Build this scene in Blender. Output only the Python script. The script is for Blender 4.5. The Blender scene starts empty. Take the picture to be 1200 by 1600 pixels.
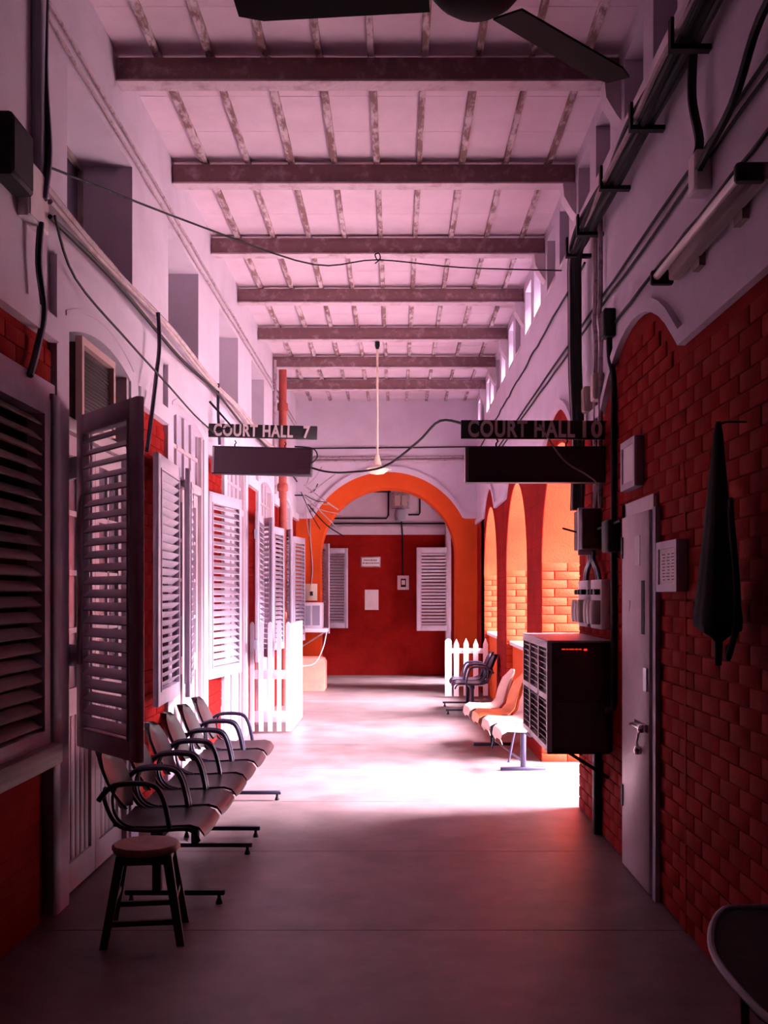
import bpy, math, random
from mathutils import Vector, Matrix
random.seed(7)
C = bpy.context.scene
COL = C.collection
PI = math.pi

# ---------------------------------------------------------------- camera
F = 1600.0                                   # focal length in pixels of the 1200x1600 frame
EYE = 1.55
cam_d = bpy.data.cameras.new('camera'); cam = bpy.data.objects.new('camera', cam_d); COL.objects.link(cam)
cam.location = (0, 0, EYE); cam.rotation_euler = (PI/2, 0, 0)
cam_d.sensor_fit = 'VERTICAL'; cam_d.sensor_height = 36; cam_d.lens = 36*F/1600
cam_d.shift_x = -20/1600; cam_d.shift_y = 128/1600
cam_d.clip_start = 0.05; cam_d.clip_end = 300
C.camera = cam

# ---------------------------------------------------------------- world, sun, exposure
w = bpy.data.worlds.new('world'); C.world = w; w.use_nodes = True
bg = w.node_tree.nodes['Background']; bg.inputs[0].default_value = (0.90, 0.76, 1.0, 1); bg.inputs[1].default_value = 6.5
sun_d = bpy.data.lights.new('sun', 'SUN'); sun_d.energy = 128.0; sun_d.angle = math.radians(52); sun_d.color = (1.0, 0.84, 0.95)
sun = bpy.data.objects.new('sun', sun_d); COL.objects.link(sun)
sdir = Vector((-1.0, 0.09, -0.92)).normalized()     # direction the light travels
sun.rotation_euler = sdir.to_track_quat('-Z', 'Y').to_euler(); sun.location = (12, 8, 12)
for i, (yc, zc, h) in enumerate(((8.45, 1.4, 2.8), (11.5, 1.85, 1.8), (14.65, 1.85, 1.8))):   # portals in the three arches
    pd = bpy.data.lights.new('portal', 'AREA'); pd.shape = 'RECTANGLE'; pd.size = 2.0; pd.size_y = h
    pd.cycles.is_portal = True
    po = bpy.data.objects.new('portal', pd); COL.objects.link(po)
    po.location = (1.80, yc, zc); po.rotation_euler = (PI/2, 0, PI/2)
C.view_settings.view_transform = 'Standard'; C.view_settings.look = 'None'
C.view_settings.gamma = 1; C.view_settings.use_curve_mapping = False
C.view_settings.exposure = 0.1

# ---------------------------------------------------------------- materials
def mat(name, col, rough=0.6, metal=0.0, col2=None, scale=4.0, bump=0.0, bscale=30.0, contrast=(0.4, 0.65), spec=0.4, detail=6.0, stretch=(1, 1, 1), brick=False, emit=None, gen=False):
    m = bpy.data.materials.new(name); m.use_nodes = True
    nt = m.node_tree; N = nt.nodes; L = nt.links
    b = N['Principled BSDF']; b.inputs['Roughness'].default_value = rough; b.inputs['Metallic'].default_value = metal
    b.inputs['Specular IOR Level'].default_value = spec
    b.inputs['Base Color'].default_value = (*col, 1)
    if emit:
        b.inputs['Emission Color'].default_value = (*emit[:3], 1); b.inputs['Emission Strength'].default_value = emit[3]
    geo = N.new('ShaderNodeNewGeometry')
    mp = N.new('ShaderNodeMapping'); mp.inputs['Scale'].default_value = stretch
    L.new(geo.outputs['Position'], mp.inputs['Vector'])
    if col2:
        n = N.new('ShaderNodeTexNoise'); n.inputs['Scale'].default_value = scale; n.inputs['Detail'].default_value = detail; n.inputs['Roughness'].default_value = 0.65
        L.new(mp.outputs[0], n.inputs['Vector'])
        r = N.new('ShaderNodeValToRGB'); r.color_ramp.elements[0].position = contrast[0]; r.color_ramp.elements[1].position = contrast[1]
        r.color_ramp.elements[0].color = (*col, 1); r.color_ramp.elements[1].color = (*col2, 1)
        L.new(n.outputs['Fac'], r.inputs[0]); L.new(r.outputs[0], b.inputs['Base Color'])
    if bump:
        n2 = N.new('ShaderNodeTexNoise'); n2.inputs['Scale'].default_value = bscale; n2.inputs['Detail'].default_value = 4
        L.new(mp.outputs[0], n2.inputs['Vector'])
        bp = N.new('ShaderNodeBump'); bp.inputs['Strength'].default_value = bump; bp.inputs['Distance'].default_value = 0.01
        L.new(n2.outputs['Fac'], bp.inputs['Height']); L.new(bp.outputs[0], b.inputs['Normal'])
        if brick:
            sx = N.new('ShaderNodeSeparateXYZ'); L.new(geo.outputs['Position'], sx.inputs[0])
            ad = N.new('ShaderNodeMath'); ad.operation = 'ADD'; L.new(sx.outputs[0], ad.inputs[0]); L.new(sx.outputs[1], ad.inputs[1])
            cb = N.new('ShaderNodeCombineXYZ'); L.new(ad.outputs[0], cb.inputs[0]); L.new(sx.outputs[2], cb.inputs[1])
            bt = N.new('ShaderNodeTexBrick'); bt.inputs['Scale'].default_value = 1.0; bt.inputs['Brick Width'].default_value = 0.24
            bt.inputs['Row Height'].default_value = 0.08; bt.inputs['Mortar Size'].default_value = 0.006; bt.inputs['Mortar Smooth'].default_value = 0.6
            L.new(cb.outputs[0], bt.inputs['Vector'])
            b2 = N.new('ShaderNodeBump'); b2.invert = True; b2.inputs['Strength'].default_value = 0.55; b2.inputs['Distance'].default_value = 0.006
            L.new(bt.outputs['Fac'], b2.inputs['Height']); L.new(bp.outputs[0], b2.inputs['Normal']); L.new(b2.outputs[0], b.inputs['Normal'])
    return m

M = {}
M['white'] = mat('whitewash', (0.61, 0.51, 0.62), 0.85, col2=(0.51, 0.42, 0.52), scale=1.7, bump=0.15, bscale=18, contrast=(0.45, 0.75))
M['soot'] = mat('stained_whitewash', (0.66, 0.55, 0.62), 0.85, col2=(0.42, 0.34, 0.40), scale=3.0, bump=0.2, bscale=14, contrast=(0.5, 0.75))
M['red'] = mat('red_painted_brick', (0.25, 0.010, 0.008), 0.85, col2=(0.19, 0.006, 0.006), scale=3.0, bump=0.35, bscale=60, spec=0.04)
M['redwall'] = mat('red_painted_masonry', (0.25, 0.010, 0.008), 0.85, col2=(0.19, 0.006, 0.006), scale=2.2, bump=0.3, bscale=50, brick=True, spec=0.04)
M['jamb'] = mat('sunlit_jamb_brick', (0.42, 0.040, 0.012), 0.75, col2=(0.35, 0.029, 0.010), scale=3.0, bump=0.35, bscale=60, spec=0.12)  # brighter orange copy of the red brick, sunlight put into its colour
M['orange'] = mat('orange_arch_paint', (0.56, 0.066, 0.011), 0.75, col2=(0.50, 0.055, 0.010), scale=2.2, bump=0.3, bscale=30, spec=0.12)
M['pinkred'] = mat('faded_red_plaster', (0.80, 0.30, 0.22), 0.6, col2=(0.70, 0.24, 0.18), scale=4, bump=0.2)
M['ceil'] = mat('ceiling_tile', (0.66, 0.51, 0.60), 0.85, col2=(0.60, 0.45, 0.54), scale=3, bump=0.2, bscale=12)
M['joist'] = mat('peeling_joist', (0.50, 0.38, 0.43), 0.8, col2=(0.17, 0.09, 0.085), scale=14, bump=0.5, bscale=40, contrast=(0.42, 0.56), stretch=(1, 0.35, 1))
M['beam'] = mat('grimy_shaded_beam', (0.23, 0.12, 0.13), 0.75, col2=(0.46, 0.30, 0.33), scale=11, bump=0.5, bscale=30, contrast=(0.52, 0.74))  # grime, over a base darkened to hold the shade of unlit faces
M['flange'] = mat('lit_beam_flange', (0.52, 0.40, 0.46), 0.75, col2=(0.34, 0.22, 0.25), scale=7, bump=0.4, bscale=30, contrast=(0.5, 0.7))  # paler copy of the beam paint, floor bounce put into the colour
M['floor'] = mat('worn_concrete', (0.175, 0.118, 0.124), 0.45, col2=(0.095, 0.062, 0.065), scale=2.6, bump=0.15, bscale=9, contrast=(0.35, 0.68), spec=0.38, detail=10)
M['joint'] = mat('floor_joint', (0.08, 0.06, 0.06), 0.9)
M['shutter'] = mat('pale_shutter_paint', (0.50, 0.41, 0.51), 0.5, col2=(0.42, 0.34, 0.43), scale=6, bump=0.15, bscale=25)
M['door'] = mat('cream_door_paint', (0.54, 0.41, 0.46), 0.45, col2=(0.46, 0.34, 0.39), scale=4, bump=0.15, bscale=20)
M['grey'] = mat('blue_grey_paint', (0.30, 0.28, 0.36), 0.55, bump=0.1)
M['oldwood'] = mat('weathered_wood', (0.36, 0.28, 0.28), 0.8, col2=(0.20, 0.14, 0.14), scale=10, bump=0.6, bscale=30, stretch=(1, 0.1, 1))
M['darkwood'] = mat('dark_stained_wood', (0.045, 0.025, 0.022), 0.5, col2=(0.02, 0.012, 0.012), scale=12, bump=0.3, bscale=30)
M['stoolseat'] = mat('worn_stool_seat', (0.36, 0.20, 0.17), 0.6, col2=(0.28, 0.15, 0.13), scale=8, bump=0.3, bscale=20)
M['glass'] = mat('dusty_pane', (0.10, 0.08, 0.12), 0.25, spec=0.6, bump=0.05)
M['paleglass'] = mat('frosted_pane', (0.45, 0.38, 0.50), 0.3, spec=0.5, bump=0.05)
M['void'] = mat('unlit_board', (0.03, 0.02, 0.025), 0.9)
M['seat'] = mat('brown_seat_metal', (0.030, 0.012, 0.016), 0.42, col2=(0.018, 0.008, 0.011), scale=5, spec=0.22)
M['tube'] = mat('dark_blue_tube', (0.025, 0.02, 0.05), 0.35, spec=0.5, metal=0.2)
M['black'] = mat('black_plastic', (0.010, 0.008, 0.011), 0.6, spec=0.2, col2=(0.02, 0.015, 0.02), scale=20)
M['fanblack'] = mat('dark_fan_enamel', (0.012, 0.008, 0.012), 0.7, spec=0.15)
M['cable'] = mat('black_cable', (0.010, 0.008, 0.012), 0.6, spec=0.18)
M['palecable'] = mat('dusty_pale_cable', (0.42, 0.32, 0.34), 0.7, col2=(0.30, 0.2, 0.22), scale=8)
M['conduit'] = mat('painted_conduit', (0.34, 0.24, 0.28), 0.6, col2=(0.15, 0.09, 0.11), scale=16, contrast=(0.5, 0.65))
M['metal'] = mat('dull_steel', (0.45, 0.42, 0.46), 0.35, metal=0.8)
M['chrome'] = mat('worn_chrome', (0.75, 0.70, 0.74), 0.2, metal=1.0)
M['board'] = mat('sign_board', (0.014, 0.008, 0.016), 0.6)
M['letter'] = mat('sign_letter', (0.75, 0.62, 0.62), 0.6)
M['led'] = mat('led_display', (0.035, 0.010, 0.022), 0.35, spec=0.5)
M['redled'] = mat('lit_red_segments', (0.6, 0.02, 0.01), 0.4, emit=(1.0, 0.03, 0.01, 1.2))
M['paper'] = mat('paper', (0.80, 0.72, 0.74), 0.8, col2=(0.72, 0.64, 0.68), scale=6)
M['ink'] = mat('faded_ink', (0.14, 0.09, 0.12), 0.8)
M['ivory'] = mat('ivory_enamel', (0.80, 0.66, 0.52), 0.3, spec=0.5)
M['cream_plastic'] = mat('cream_moulded_plastic', (0.66, 0.42, 0.36), 0.32, spec=0.5)
M['orange_plastic'] = mat('orange_moulded_plastic', (0.80, 0.25, 0.08), 0.32, spec=0.5)
M['picket'] = mat('white_picket_paint', (0.86, 0.80, 0.86), 0.5, bump=0.1)
M['redpipe'] = mat('red_painted_pipe', (0.38, 0.06, 0.045), 0.5, col2=(0.28, 0.04, 0.035), scale=10, bump=0.3)
M['bezel'] = mat('yellowed_bezel', (0.55, 0.36, 0.34), 0.5)
M['fuse'] = mat('grey_brown_porcelain', (0.42, 0.30, 0.28), 0.35, spec=0.5)
M['cabinet'] = mat('dark_steel_cabinet', (0.05, 0.018, 0.024), 0.45, spec=0.5, metal=0.2)
M['louvremetal'] = mat('grey_grille_metal', (0.34, 0.27, 0.30), 0.45, metal=0.3)
M['cloth'] = mat('faded_black_cloth', (0.022, 0.016, 0.018), 0.95, bump=0.4, bscale=14)
M['tubelight'] = mat('unlit_glass_tube', (0.72, 0.60, 0.60), 0.15, spec=0.6)
M['ground'] = mat('outdoor_paving', (0.62, 0.55, 0.50), 0.9, col2=(0.5, 0.44, 0.4), scale=1.2, bump=0.2)
M['hedge'] = mat('outdoor_wall_plaster', (0.70, 0.60, 0.55), 0.9, col2=(0.6, 0.5, 0.46), scale=1.0)
M['sill'] = mat('pale_sill_plaster', (0.80, 0.72, 0.74), 0.7, bump=0.1)

# ---------------------------------------------------------------- mesh helpers
class MB:
    def __init__(s): s.v = []; s.f = []; s.sm = []
    def add(s, vs, fs, smooth=False):
        n = len(s.v); s.v += [tuple(v) for v in vs]; s.f += [tuple(i+n for i in f) for f in fs]; s.sm += [smooth]*len(fs); return s
    def box(s, x0, x1, y0, y1, z0, z1, mtx=None, ch=0.0):
        if x0 > x1: x0, x1 = x1, x0
        if y0 > y1: y0, y1 = y1, y0
        if z0 > z1: z0, z1 = z1, z0
        if ch <= 0:
            vs = [(x, y, z) for z in (z0, z1) for (x, y) in ((x0, y0), (x1, y0), (x1, y1), (x0, y1))]
            fs = [(3, 2, 1, 0), (4, 5, 6, 7), (0, 1, 5, 4), (1, 2, 6, 5), (2, 3, 7, 6), (3, 0, 4, 7)]
        else:      # chamfered vertical and horizontal edges: rings
            c = min(ch, (x1-x0)/2.01, (y1-y0)/2.01, (z1-z0)/2.01)
            def ring(i, z):
                return [(x0+i+c, y0+i, z), (x1-i-c, y0+i, z), (x1-i, y0+i+c, z), (x1-i, y1-i-c, z), (x1-i-c, y1-i, z), (x0+i+c, y1-i, z), (x0+i, y1-i-c, z), (x0+i, y0+i+c, z)]
            k = c*0.999 if (x1-x0) > 2.2*c*2 and (y1-y0) > 2.2*c*2 else 0
            rs = [ring(k*.5, z0), ring(0, z0+c), ring(0, z1-c), ring(k*.5, z1)]
            vs = [p for r in rs for p in r]; fs = [tuple(range(7, -1, -1)), tuple(range(24, 32))]
            for a in range(3):
                for j in range(8):
                    fs.append((a*8+j, a*8+(j+1) % 8, a*8+8+(j+1) % 8, a*8+8+j))
        if mtx is not None: vs = [mtx @ Vector(v) for v in vs]
        return s.add(vs, fs)
    def tube(s, pts, r, seg=8, r2=None, closed=False):
        pts = [Vector(p) for p in pts]; n = len(pts); rings = []
        up = None
        for i, p in enumerate(pts):
            if closed: t = (pts[(i+1) % n]-pts[i-1])
            else: t = (pts[min(i+1, n-1)]-pts[max(i-1, 0)])
            t.normalize()
            if up is None:
                up = Vector((0, 0, 1)) if abs(t.z) < 0.9 else Vector((1, 0, 0))
            a = t.cross(up); 
            if a.length < 1e-5: a = t.orthogonal()
            a.normalize(); b = a.cross(t).normalized(); up = b
            rr = r if r2 is None else r+(r2-r)*i/max(1, n-1)
            rings.append([p+(a*math.cos(2*PI*k/seg)+b*math.sin(2*PI*k/seg))*rr for k in range(seg)])
        vs = [v for rg in rings for v in rg]; fs = []
        for i in range(n if closed else n-1):
            j = (i+1) % n
            for k in range(seg):
                fs.append((i*seg+k, i*seg+(k+1) % seg, j*seg+(k+1) % seg, j*seg+k))
        if not closed:
            fs.append(tuple(range(seg-1, -1, -1))); fs.append(tuple(range((n-1)*seg, n*seg)))
        return s.add(vs, fs, True)
    def lathe(s, prof, seg=20, mtx=None):      # prof: (r, z)
        vs = [(r*math.cos(2*PI*k/seg), r*math.sin(2*PI*k/seg), z) for r, z in prof for k in range(seg)]
        fs = [(i*seg+k, i*seg+(k+1) % seg, (i+1)*seg+(k+1) % seg, (i+1)*seg+k) for i in range(len(prof)-1) for k in range(seg)]
        fs.append(tuple(range(seg-1, -1, -1))); fs.append(tuple(range((len(prof)-1)*seg, len(prof)*seg)))
        if mtx is not None: vs = [mtx @ Vector(v) for v in vs]
        return s.add(vs, fs, True)
    def strip(s, axis, us, lo, hi, a, b):      # wall slab between heights lo(u) and hi(u); axis 'x' = runs along x, thickness in y
        def P(u, t, z): return (u, t, z) if axis == 'x' else (t, u, z)
        n = len(us); vs = []
        for u in us: vs += [P(u, a, lo(u)), P(u, a, hi(u)), P(u, b, hi(u)), P(u, b, lo(u))]
        fs = []
        for i in range(n-1):
            for k in range(4):
                fs.append((i*4+k, i*4+(k+1) % 4, i*4+4+(k+1) % 4, i*4+4+k))
        fs.append((3, 2, 1, 0)); fs.append(((n-1)*4, (n-1)*4+1, (n-1)*4+2, (n-1)*4+3))
        return s.add(vs, fs)
    def prism(s, poly, a, b, plane='xz'):      # poly extruded between a and b along the third axis
        def P(p, t): return {'xz': (p[0], t, p[1]), 'yz': (t, p[0], p[1]), 'xy': (p[0], p[1], t)}[plane]
        n = len(poly); vs = [P(p, a) for p in poly]+[P(p, b) for p in poly]
        fs = [tuple(range(n-1, -1, -1)), tuple(range(n, 2*n))]+[(i, (i+1) % n, n+(i+1) % n, n+i) for i in range(n)]
        return s.add(vs, fs)
    def mesh(s, name, m):
        me = bpy.data.meshes.new(name); me.from_pydata(s.v, [], s.f)
        me.polygons.foreach_set('use_smooth', s.sm)
        me.validate(); me.update(); fix_normals(me)
        me.materials.append(m); return me
    def build(s, name, m, parent=None, label=None, cat=None, group=None, kind=None, center=True):
        off = Vector((0, 0, 0))
        if parent is None and center and s.v:
            xs = [v[0] for v in s.v]; ys = [v[1] for v in s.v]; zs = [v[2] for v in s.v]
            off = Vector(((min(xs)+max(xs))/2, (min(ys)+max(ys))/2, min(zs)))
            s.v = [(v[0]-off.x, v[1]-off.y, v[2]-off.z) for v in s.v]
        o = bpy.data.objects.new(name, s.mesh(name, m)); COL.objects.link(o); o.location = off
        if parent is not None:
            o.parent = parent
        tag(o, label, cat, group, kind); return o
import bmesh
def fix_normals(me):
    bm = bmesh.new(); bm.from_mesh(me); bmesh.ops.recalc_face_normals(bm, faces=bm.faces); bm.to_mesh(me); bm.free()
    try: me.set_sharp_from_angle(angle=math.radians(40))
    except Exception: pass
def tag(o, label=None, cat=None, group=None, kind=None):
    if label: o['label'] = label
    if cat: o['category'] = cat
    if group: o['group'] = group
    if kind: o['kind'] = kind
    return o
def empty(name, loc, rz=0, label=None, cat=None, group=None, kind=None):
    o = bpy.data.objects.new(name, None); o.empty_display_size = 0.1; COL.objects.link(o)
    o.location = loc; o.rotation_euler = (0, 0, rz); return tag(o, label, cat, group, kind)
def copy_tree(o, parent=None, seen=None):
    c = o.copy(); COL.objects.link(c); c.parent = parent
    for ch in list(o.children): copy_tree(ch, c)
    return c
def inst(name, me, parent, loc, rot=(0, 0, 0), scale=(1, 1, 1)):
    o = bpy.data.objects.new(name, me); COL.objects.link(o); o.parent = parent; o.location = loc; o.rotation_euler = rot; o.scale = scale
    return o
def lin(a, b, n): return [a+(b-a)*i/n for i in range(n+1)]
def smooth_path(pts, k=6):
    P = [Vector(p) for p in pts]; out = []
    for i in range(len(P)-1):
        p0 = P[max(i-1, 0)]; p1 = P[i]; p2 = P[i+1]; p3 = P[min(i+2, len(P)-1)]
        for j in range(k):
            t = j/k
            out.append(0.5*((2*p1)+(-p0+p2)*t+(2*p0-5*p1+4*p2-p3)*t*t+(-p0+3*p1-3*p2+p3)*t**3))
    out.append(P[-1]); return out
def text_mb(txt, size, depth=0.004, bold=0.0):
    cu = bpy.data.curves.new('t', 'FONT'); cu.body = txt; cu.size = size; cu.extrude = depth; cu.offset = bold
    cu.space_character = 1.12; cu.align_x = 'CENTER'; cu.align_y = 'CENTER'
    o = bpy.data.objects.new('t', cu); COL.objects.link(o)
    dg = bpy.context.evaluated_depsgraph_get(); me = bpy.data.meshes.new_from_object(o.evaluated_get(dg))
    vs = [v.co.copy() for v in me.vertices]; fs = [tuple(p.vertices) for p in me.polygons]
    bpy.data.objects.remove(o); bpy.data.meshes.remove(me); bpy.data.curves.remove(cu)
    return vs, fs

XL, XR = -1.674, 1.333            # inner wall faces
YN, YE = -5.0, 17.0               # near wall, arched end wall
ZC = 4.785                        # ceiling tile underside
ZB = 2.70                         # colour boundary, right wall
ZBL = 2.76

# ---------------------------------------------------------------- floor
fl = empty('floor', (0, 0, 0), kind='structure')
MB().box(XL-0.5, XR+0.5, YN-0.3, 20.4, -0.25, -0.012).build('floor_bed', M['joint'], fl)
joints = [YN-0.3, -3.0, -1.3, 0.3, 1.78, 3.25, 4.72, 6.17, 7.65, 9.1, 10.55, 12.0, 13.5, 15.0, 16.5, 18.0, 20.4]
for i in range(len(joints)-1):
    a, b = joints[i]+0.003, joints[i+1]-0.003
    MB().box(XL-0.45, XR+0.45, a, b, -0.012, 0.0, ch=0.001).build('floor_slab', M['floor'], fl)

# ---------------------------------------------------------------- ceiling: tiles between joists, beams below
ce = empty('ceiling', (0, 0, 4.5), kind='structure')
MB().box(XL-0.5, XR+0.5, YN-0.3, 20.4, ZC+0.03, ZC+0.3).build('roof_slab', M['ceil'], ce).location = (0, 0, -4.5)
jx = [-1.43+0.32*k for k in range(9)]
beamY = [-0.15, 1.45, 3.05, 4.62, 6.15, 7.67, 9.25, 10.78, 12.35, 13.85, 15.35]
edges = [XL]+jx+[XR]
tile_me = {}
vis_tiles = 0
for bi in range(len(beamY)):
    y0 = beamY[bi]; y1 = beamY[bi+1] if bi+1 < len(beamY) else YE
    if y1 < 3.2: continue
    for k in range(len(edges)-1):
        xa, xb = edges[k], edges[k+1]; nt_ = 3
        for j in range(nt_):
            ya = y0+(y1-y0)*j/nt_+0.0012; yb = y0+(y1-y0)*(j+1)/nt_-0.0012
            key = (round(xb-xa, 3))
            if key not in tile_me:
                tile_me[key] = MB().box(-(xb-xa)/2, (xb-xa)/2, -0.5, 0.5, 0, 0.03, ch=0.003).mesh('ceiling_tile', M['ceil'])
            inst('ceiling_tile', tile_me[key], ce, ((xa+xb)/2, (ya+yb)/2, ZC-4.5+random.uniform(0, 0.0015)), scale=(1, yb-ya, 1))
mbn = MB().box(XL, XR, YN, 3.05, ZC, ZC+0.03); mbn.build('ceiling_tile', M['ceil'], ce).location = (0, 0, -4.5)
for x in jx:
    for bi in range(2, len(beamY)):
        y0 = beamY[bi]; y1 = beamY[bi+1] if bi+1 < len(beamY) else YE
        wj = 0.022+random.uniform(-0.003, 0.003)
        MB().box(x-wj, x+wj, y0+0.01, y1-0.01, ZC-0.035, ZC+0.012, ch=0.005).build('joist', M['joist'], ce).location = (random.uniform(-.006, .006), 0, -4.5)
for y in beamY:
    e = empty('ceiling_beam', (0, y, 4.60), kind='structure')
    MB().box(XL+0.005, XR-0.005, -0.045, 0.05, 0.014, 0.15, ch=0.004).build('beam_web', M['beam'], e)
    MB().box(XL+0.005, XR-0.005, -0.062, 0.062, 0.0, 0.013, ch=0.003).build('beam_flange', M['flange'], e)

# ---------------------------------------------------------------- bricks
BW, BH, BJ = 0.232, 0.073, 0.008
brick_cache = {}
def brick_mesh(wd, mt='red'):
    wd = round(wd, 2); key = (wd, mt)
    if key not in brick_cache:      # local: x = outward, y = along, z = up
        a, h, d, c = wd/2, BH/2, 0.011, 0.005
        vs = [(0, -a, -h), (0, a, -h), (0, a, h), (0, -a, h), (d-c*.6, -a, -h), (d-c*.6, a, -h), (d-c*.6, a, h), (d-c*.6, -a, h), (d, -a+c, -h+c), (d, a-c, -h+c), (d, a-c, h-c), (d, -a+c, h-c)]
        fs = [(0, 3, 2, 1), (8, 9, 10, 11)]
        for o in (0, 4):
            for k in range(4): fs.append((o+k, o+(k+1) % 4, o+4+(k+1) % 4, o+4+k))
        brick_cache[key] = (MB().add(vs, fs).mesh('brick', M[mt]), vs, fs)
    return brick_cache[key]
def bricks(parent, origin, rz, u0, u1, z0, ztop, keep=None, single=None, mt='red'):
    """courses of bricks on a face: origin is the face point, rz turns local +x to the outward normal, u runs along local y"""
    R = Matrix.Rotation(rz, 4, 'Z'); rest = MB(); n = 0
    row = int(round(z0/0.08)); z = row*0.08
    while z+0.08 <= ztop+0.001:
        u = u0
        first = True
        while u < u1-0.03:
            wd = BW if not (first and row % 2) else BW/2-BJ/2
            first = False
            wd = min(wd, u1-u-BJ/2)
            if wd > 0.035:
                uc = u+wd/2; zc = z+0.04
                if keep is None or keep(uc, zc, wd):
                    me, vs, fs = brick_mesh(wd, mt)
                    p = Vector(origin)+R @ Vector((random.uniform(-0.003, 0.001), uc, zc))
                    if single is None or single(uc, zc):
                        inst('brick', me, parent, p, (0, 0, rz)); n += 1
                    else:
                        T = Matrix.Translation(p) @ R
                        rest.add([T @ Vector(v) for v in vs], fs)
            u += wd+BJ
        z += 0.08; row += 1
    if rest.v: rest.build('brick_courses', M[mt], parent, kind='stuff')
    return n

# ---------------------------------------------------------------- right wall
AR = [(5.65, False), (8.45, True), (11.5, True), (14.65, True)]
ZS, RO, RM = 1.80, 1.0, 1.29
XO = XR+0.45
def zbR(y):
    h = ZB
    for c, _ in AR:
        d = abs(y-c)
        if d < RM: h = max(h, ZS-0.03+math.sqrt(RM*RM-d*d))
    return h
def arcU(c, r, n=20): return [c-r*math.cos(PI*i/n) for i in range(n+1)]
def uR(a, b):
    s = {a, b}
    for c, _ in AR:
        for u in arcU(c, RM, 28): 
            if a < u < b: s.add(round(u, 4))
    return sorted(s)
wr = empty('wall_right', (0, 0, 0), kind='structure')
MB().strip('y', uR(YN, 7.45), lambda y: 0, zbR, XR, XO).build('red_face', M['redwall'], wr)
openA = []
for c, op in AR:
    if not op: continue
    us = sorted(set([c-RO*math.cos(PI*i/24) for i in range(25)]))
    def lo(y, c=c): 
        return ZS+math.sqrt(max(0, RO*RO-(y-c)**2))
    MB().strip('y', us, lo, zbR, XR, XO).build('arch_spandrel', M['redwall'], wr)
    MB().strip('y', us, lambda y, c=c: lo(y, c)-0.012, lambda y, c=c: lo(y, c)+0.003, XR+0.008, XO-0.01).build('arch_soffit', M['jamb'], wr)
MB().strip('y', uR(15.65, YE+0.4), lambda y: 0, zbR, XR, XO).build('red_face', M['redwall'], wr)
MB().strip('y', uR(YN, YE+0.4), zbR, lambda y: 4.22, XR, XO).build('white_face', M['white'], wr)
MB().box(XR, XO, YN, YE+0.4, 4.68, ZC+0.03).build('white_face', M['white'], wr)
# clerestory slots between the two white bands
slots = []
for bi in range(2, len(beamY)):
    y0 = beamY[bi]; y1 = beamY[bi+1] if bi+1 < len(beamY) else YE
    for fr in (0.16, 0.60):
        slots.append((y0+(y1-y0)*fr, y0+(y1-y0)*fr+0.46))
prev = YN
band = MB()
for a, b in slots:
    band.box(XR, XO, prev, a, 4.22, 4.68); prev = b
band.box(XR, XO, prev, YE+0.4, 4.22, 4.68); band.build('white_face', M['white'], wr)
for i, (a, b) in enumerate(slots):
    we = empty('window_%d' % (i+1), (XR+0.34, (a+b)/2, 4.22), kind='structure')
    h = (b-a)/2
    fr = MB().box(-0.02, 0.02, -h, -h+0.03, 0, 0.46).box(-0.02, 0.02, h-0.03, h, 0, 0.46).box(-0.02, 0.02, -h+0.03, h-0.03, 0, 0.03).box(-0.02, 0.02, -h+0.03, h-0.03, 0.43, 0.46)
    fr.build('window_frame', M['shutter'], we)
    if a > 9.0 and i % 3 != 1:
        MB().box(-0.004, 0.004, -h+0.03, h-0.15, 0.03, 0.43).build('window_board', M['shutter'], we)
    else:
        MB().box(-0.006, 0.006, -h+0.03, h-0.03, 0.03, 0.43).build('window_board', M['shutter'], we)
    MB().box(-0.345, -0.03, -h-0.02, h+0.02, -0.03, 0.012, ch=0.006).build('window_sill', M['soot'], we)
# white moulding following the boundary
def off_band(axis, us, f, t, a, b): return MB().strip(axis, us, f, lambda u: f(u)+t, a, b)
off_band('y', uR(YN, YE), zbR, 0.075, XR-0.035, XR+0.01).build('trim_1', M['white'], kind='structure')
# brick pillars between arches
for (a, b) in ((9.45, 10.5), (12.5, 13.65)):
    p = empty('pillar', (XR+0.22, (a+b)/2, 0), kind='structure')
    MB().strip('y', [y-(a+b)/2 for y in uR(a, b)], lambda y: 0, lambda y, m=(a+b)/2: zbR(y+m), -0.22, 0.23).build('pillar_core', M['redwall'], p)
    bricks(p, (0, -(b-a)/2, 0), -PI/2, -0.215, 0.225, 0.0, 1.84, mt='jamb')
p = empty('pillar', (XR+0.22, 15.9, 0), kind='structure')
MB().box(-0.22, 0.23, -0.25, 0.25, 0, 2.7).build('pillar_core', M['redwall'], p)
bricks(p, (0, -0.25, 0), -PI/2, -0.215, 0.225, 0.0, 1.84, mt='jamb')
# bricks of the near wall (normal -x, so local y runs towards -world y)
def keepR(u, z, wd):
    y = -u
    if z+0.05 > zbR(y)-0.01 or z+0.05 > zbR(y+wd/2)-0.01 or z+0.05 > zbR(y-wd/2)-0.01: return False
    if 5.12 < y < 5.95 and z < 2.1: return False
    return True
bricks(wr, (XR, 0, 0), PI, -7.44, -3.3, 0.0, 3.1, keep=keepR,
       single=lambda u, z: 3.7 < -u < 5.15 and z > 0.25 or (-u >= 5.9 and 1.3 < z < 2.3))
# parapets in the two far openings
for c in (11.5, 14.65):
    pa = empty('parapet', (XR+0.25, c, 0), kind='structure')
    MB().box(-0.17, 0.17, -1.0, 1.0, 0, 0.93).build('parapet_wall', M['orange'], pa)
    MB().box(-0.21, 0.21, -1.0, 1.0, 0.93, 0.975, ch=0.01).build('parapet_coping', M['sill'], pa)
MB().prism([(4.68, 0), (4.705, 0), (4.705, 1.85), (4.74, 2.15), (4.72, 2.16), (4.68, 1.85)], XR-0.012, XR, 'yz').build('trim_2', M['red'], kind='structure')
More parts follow.
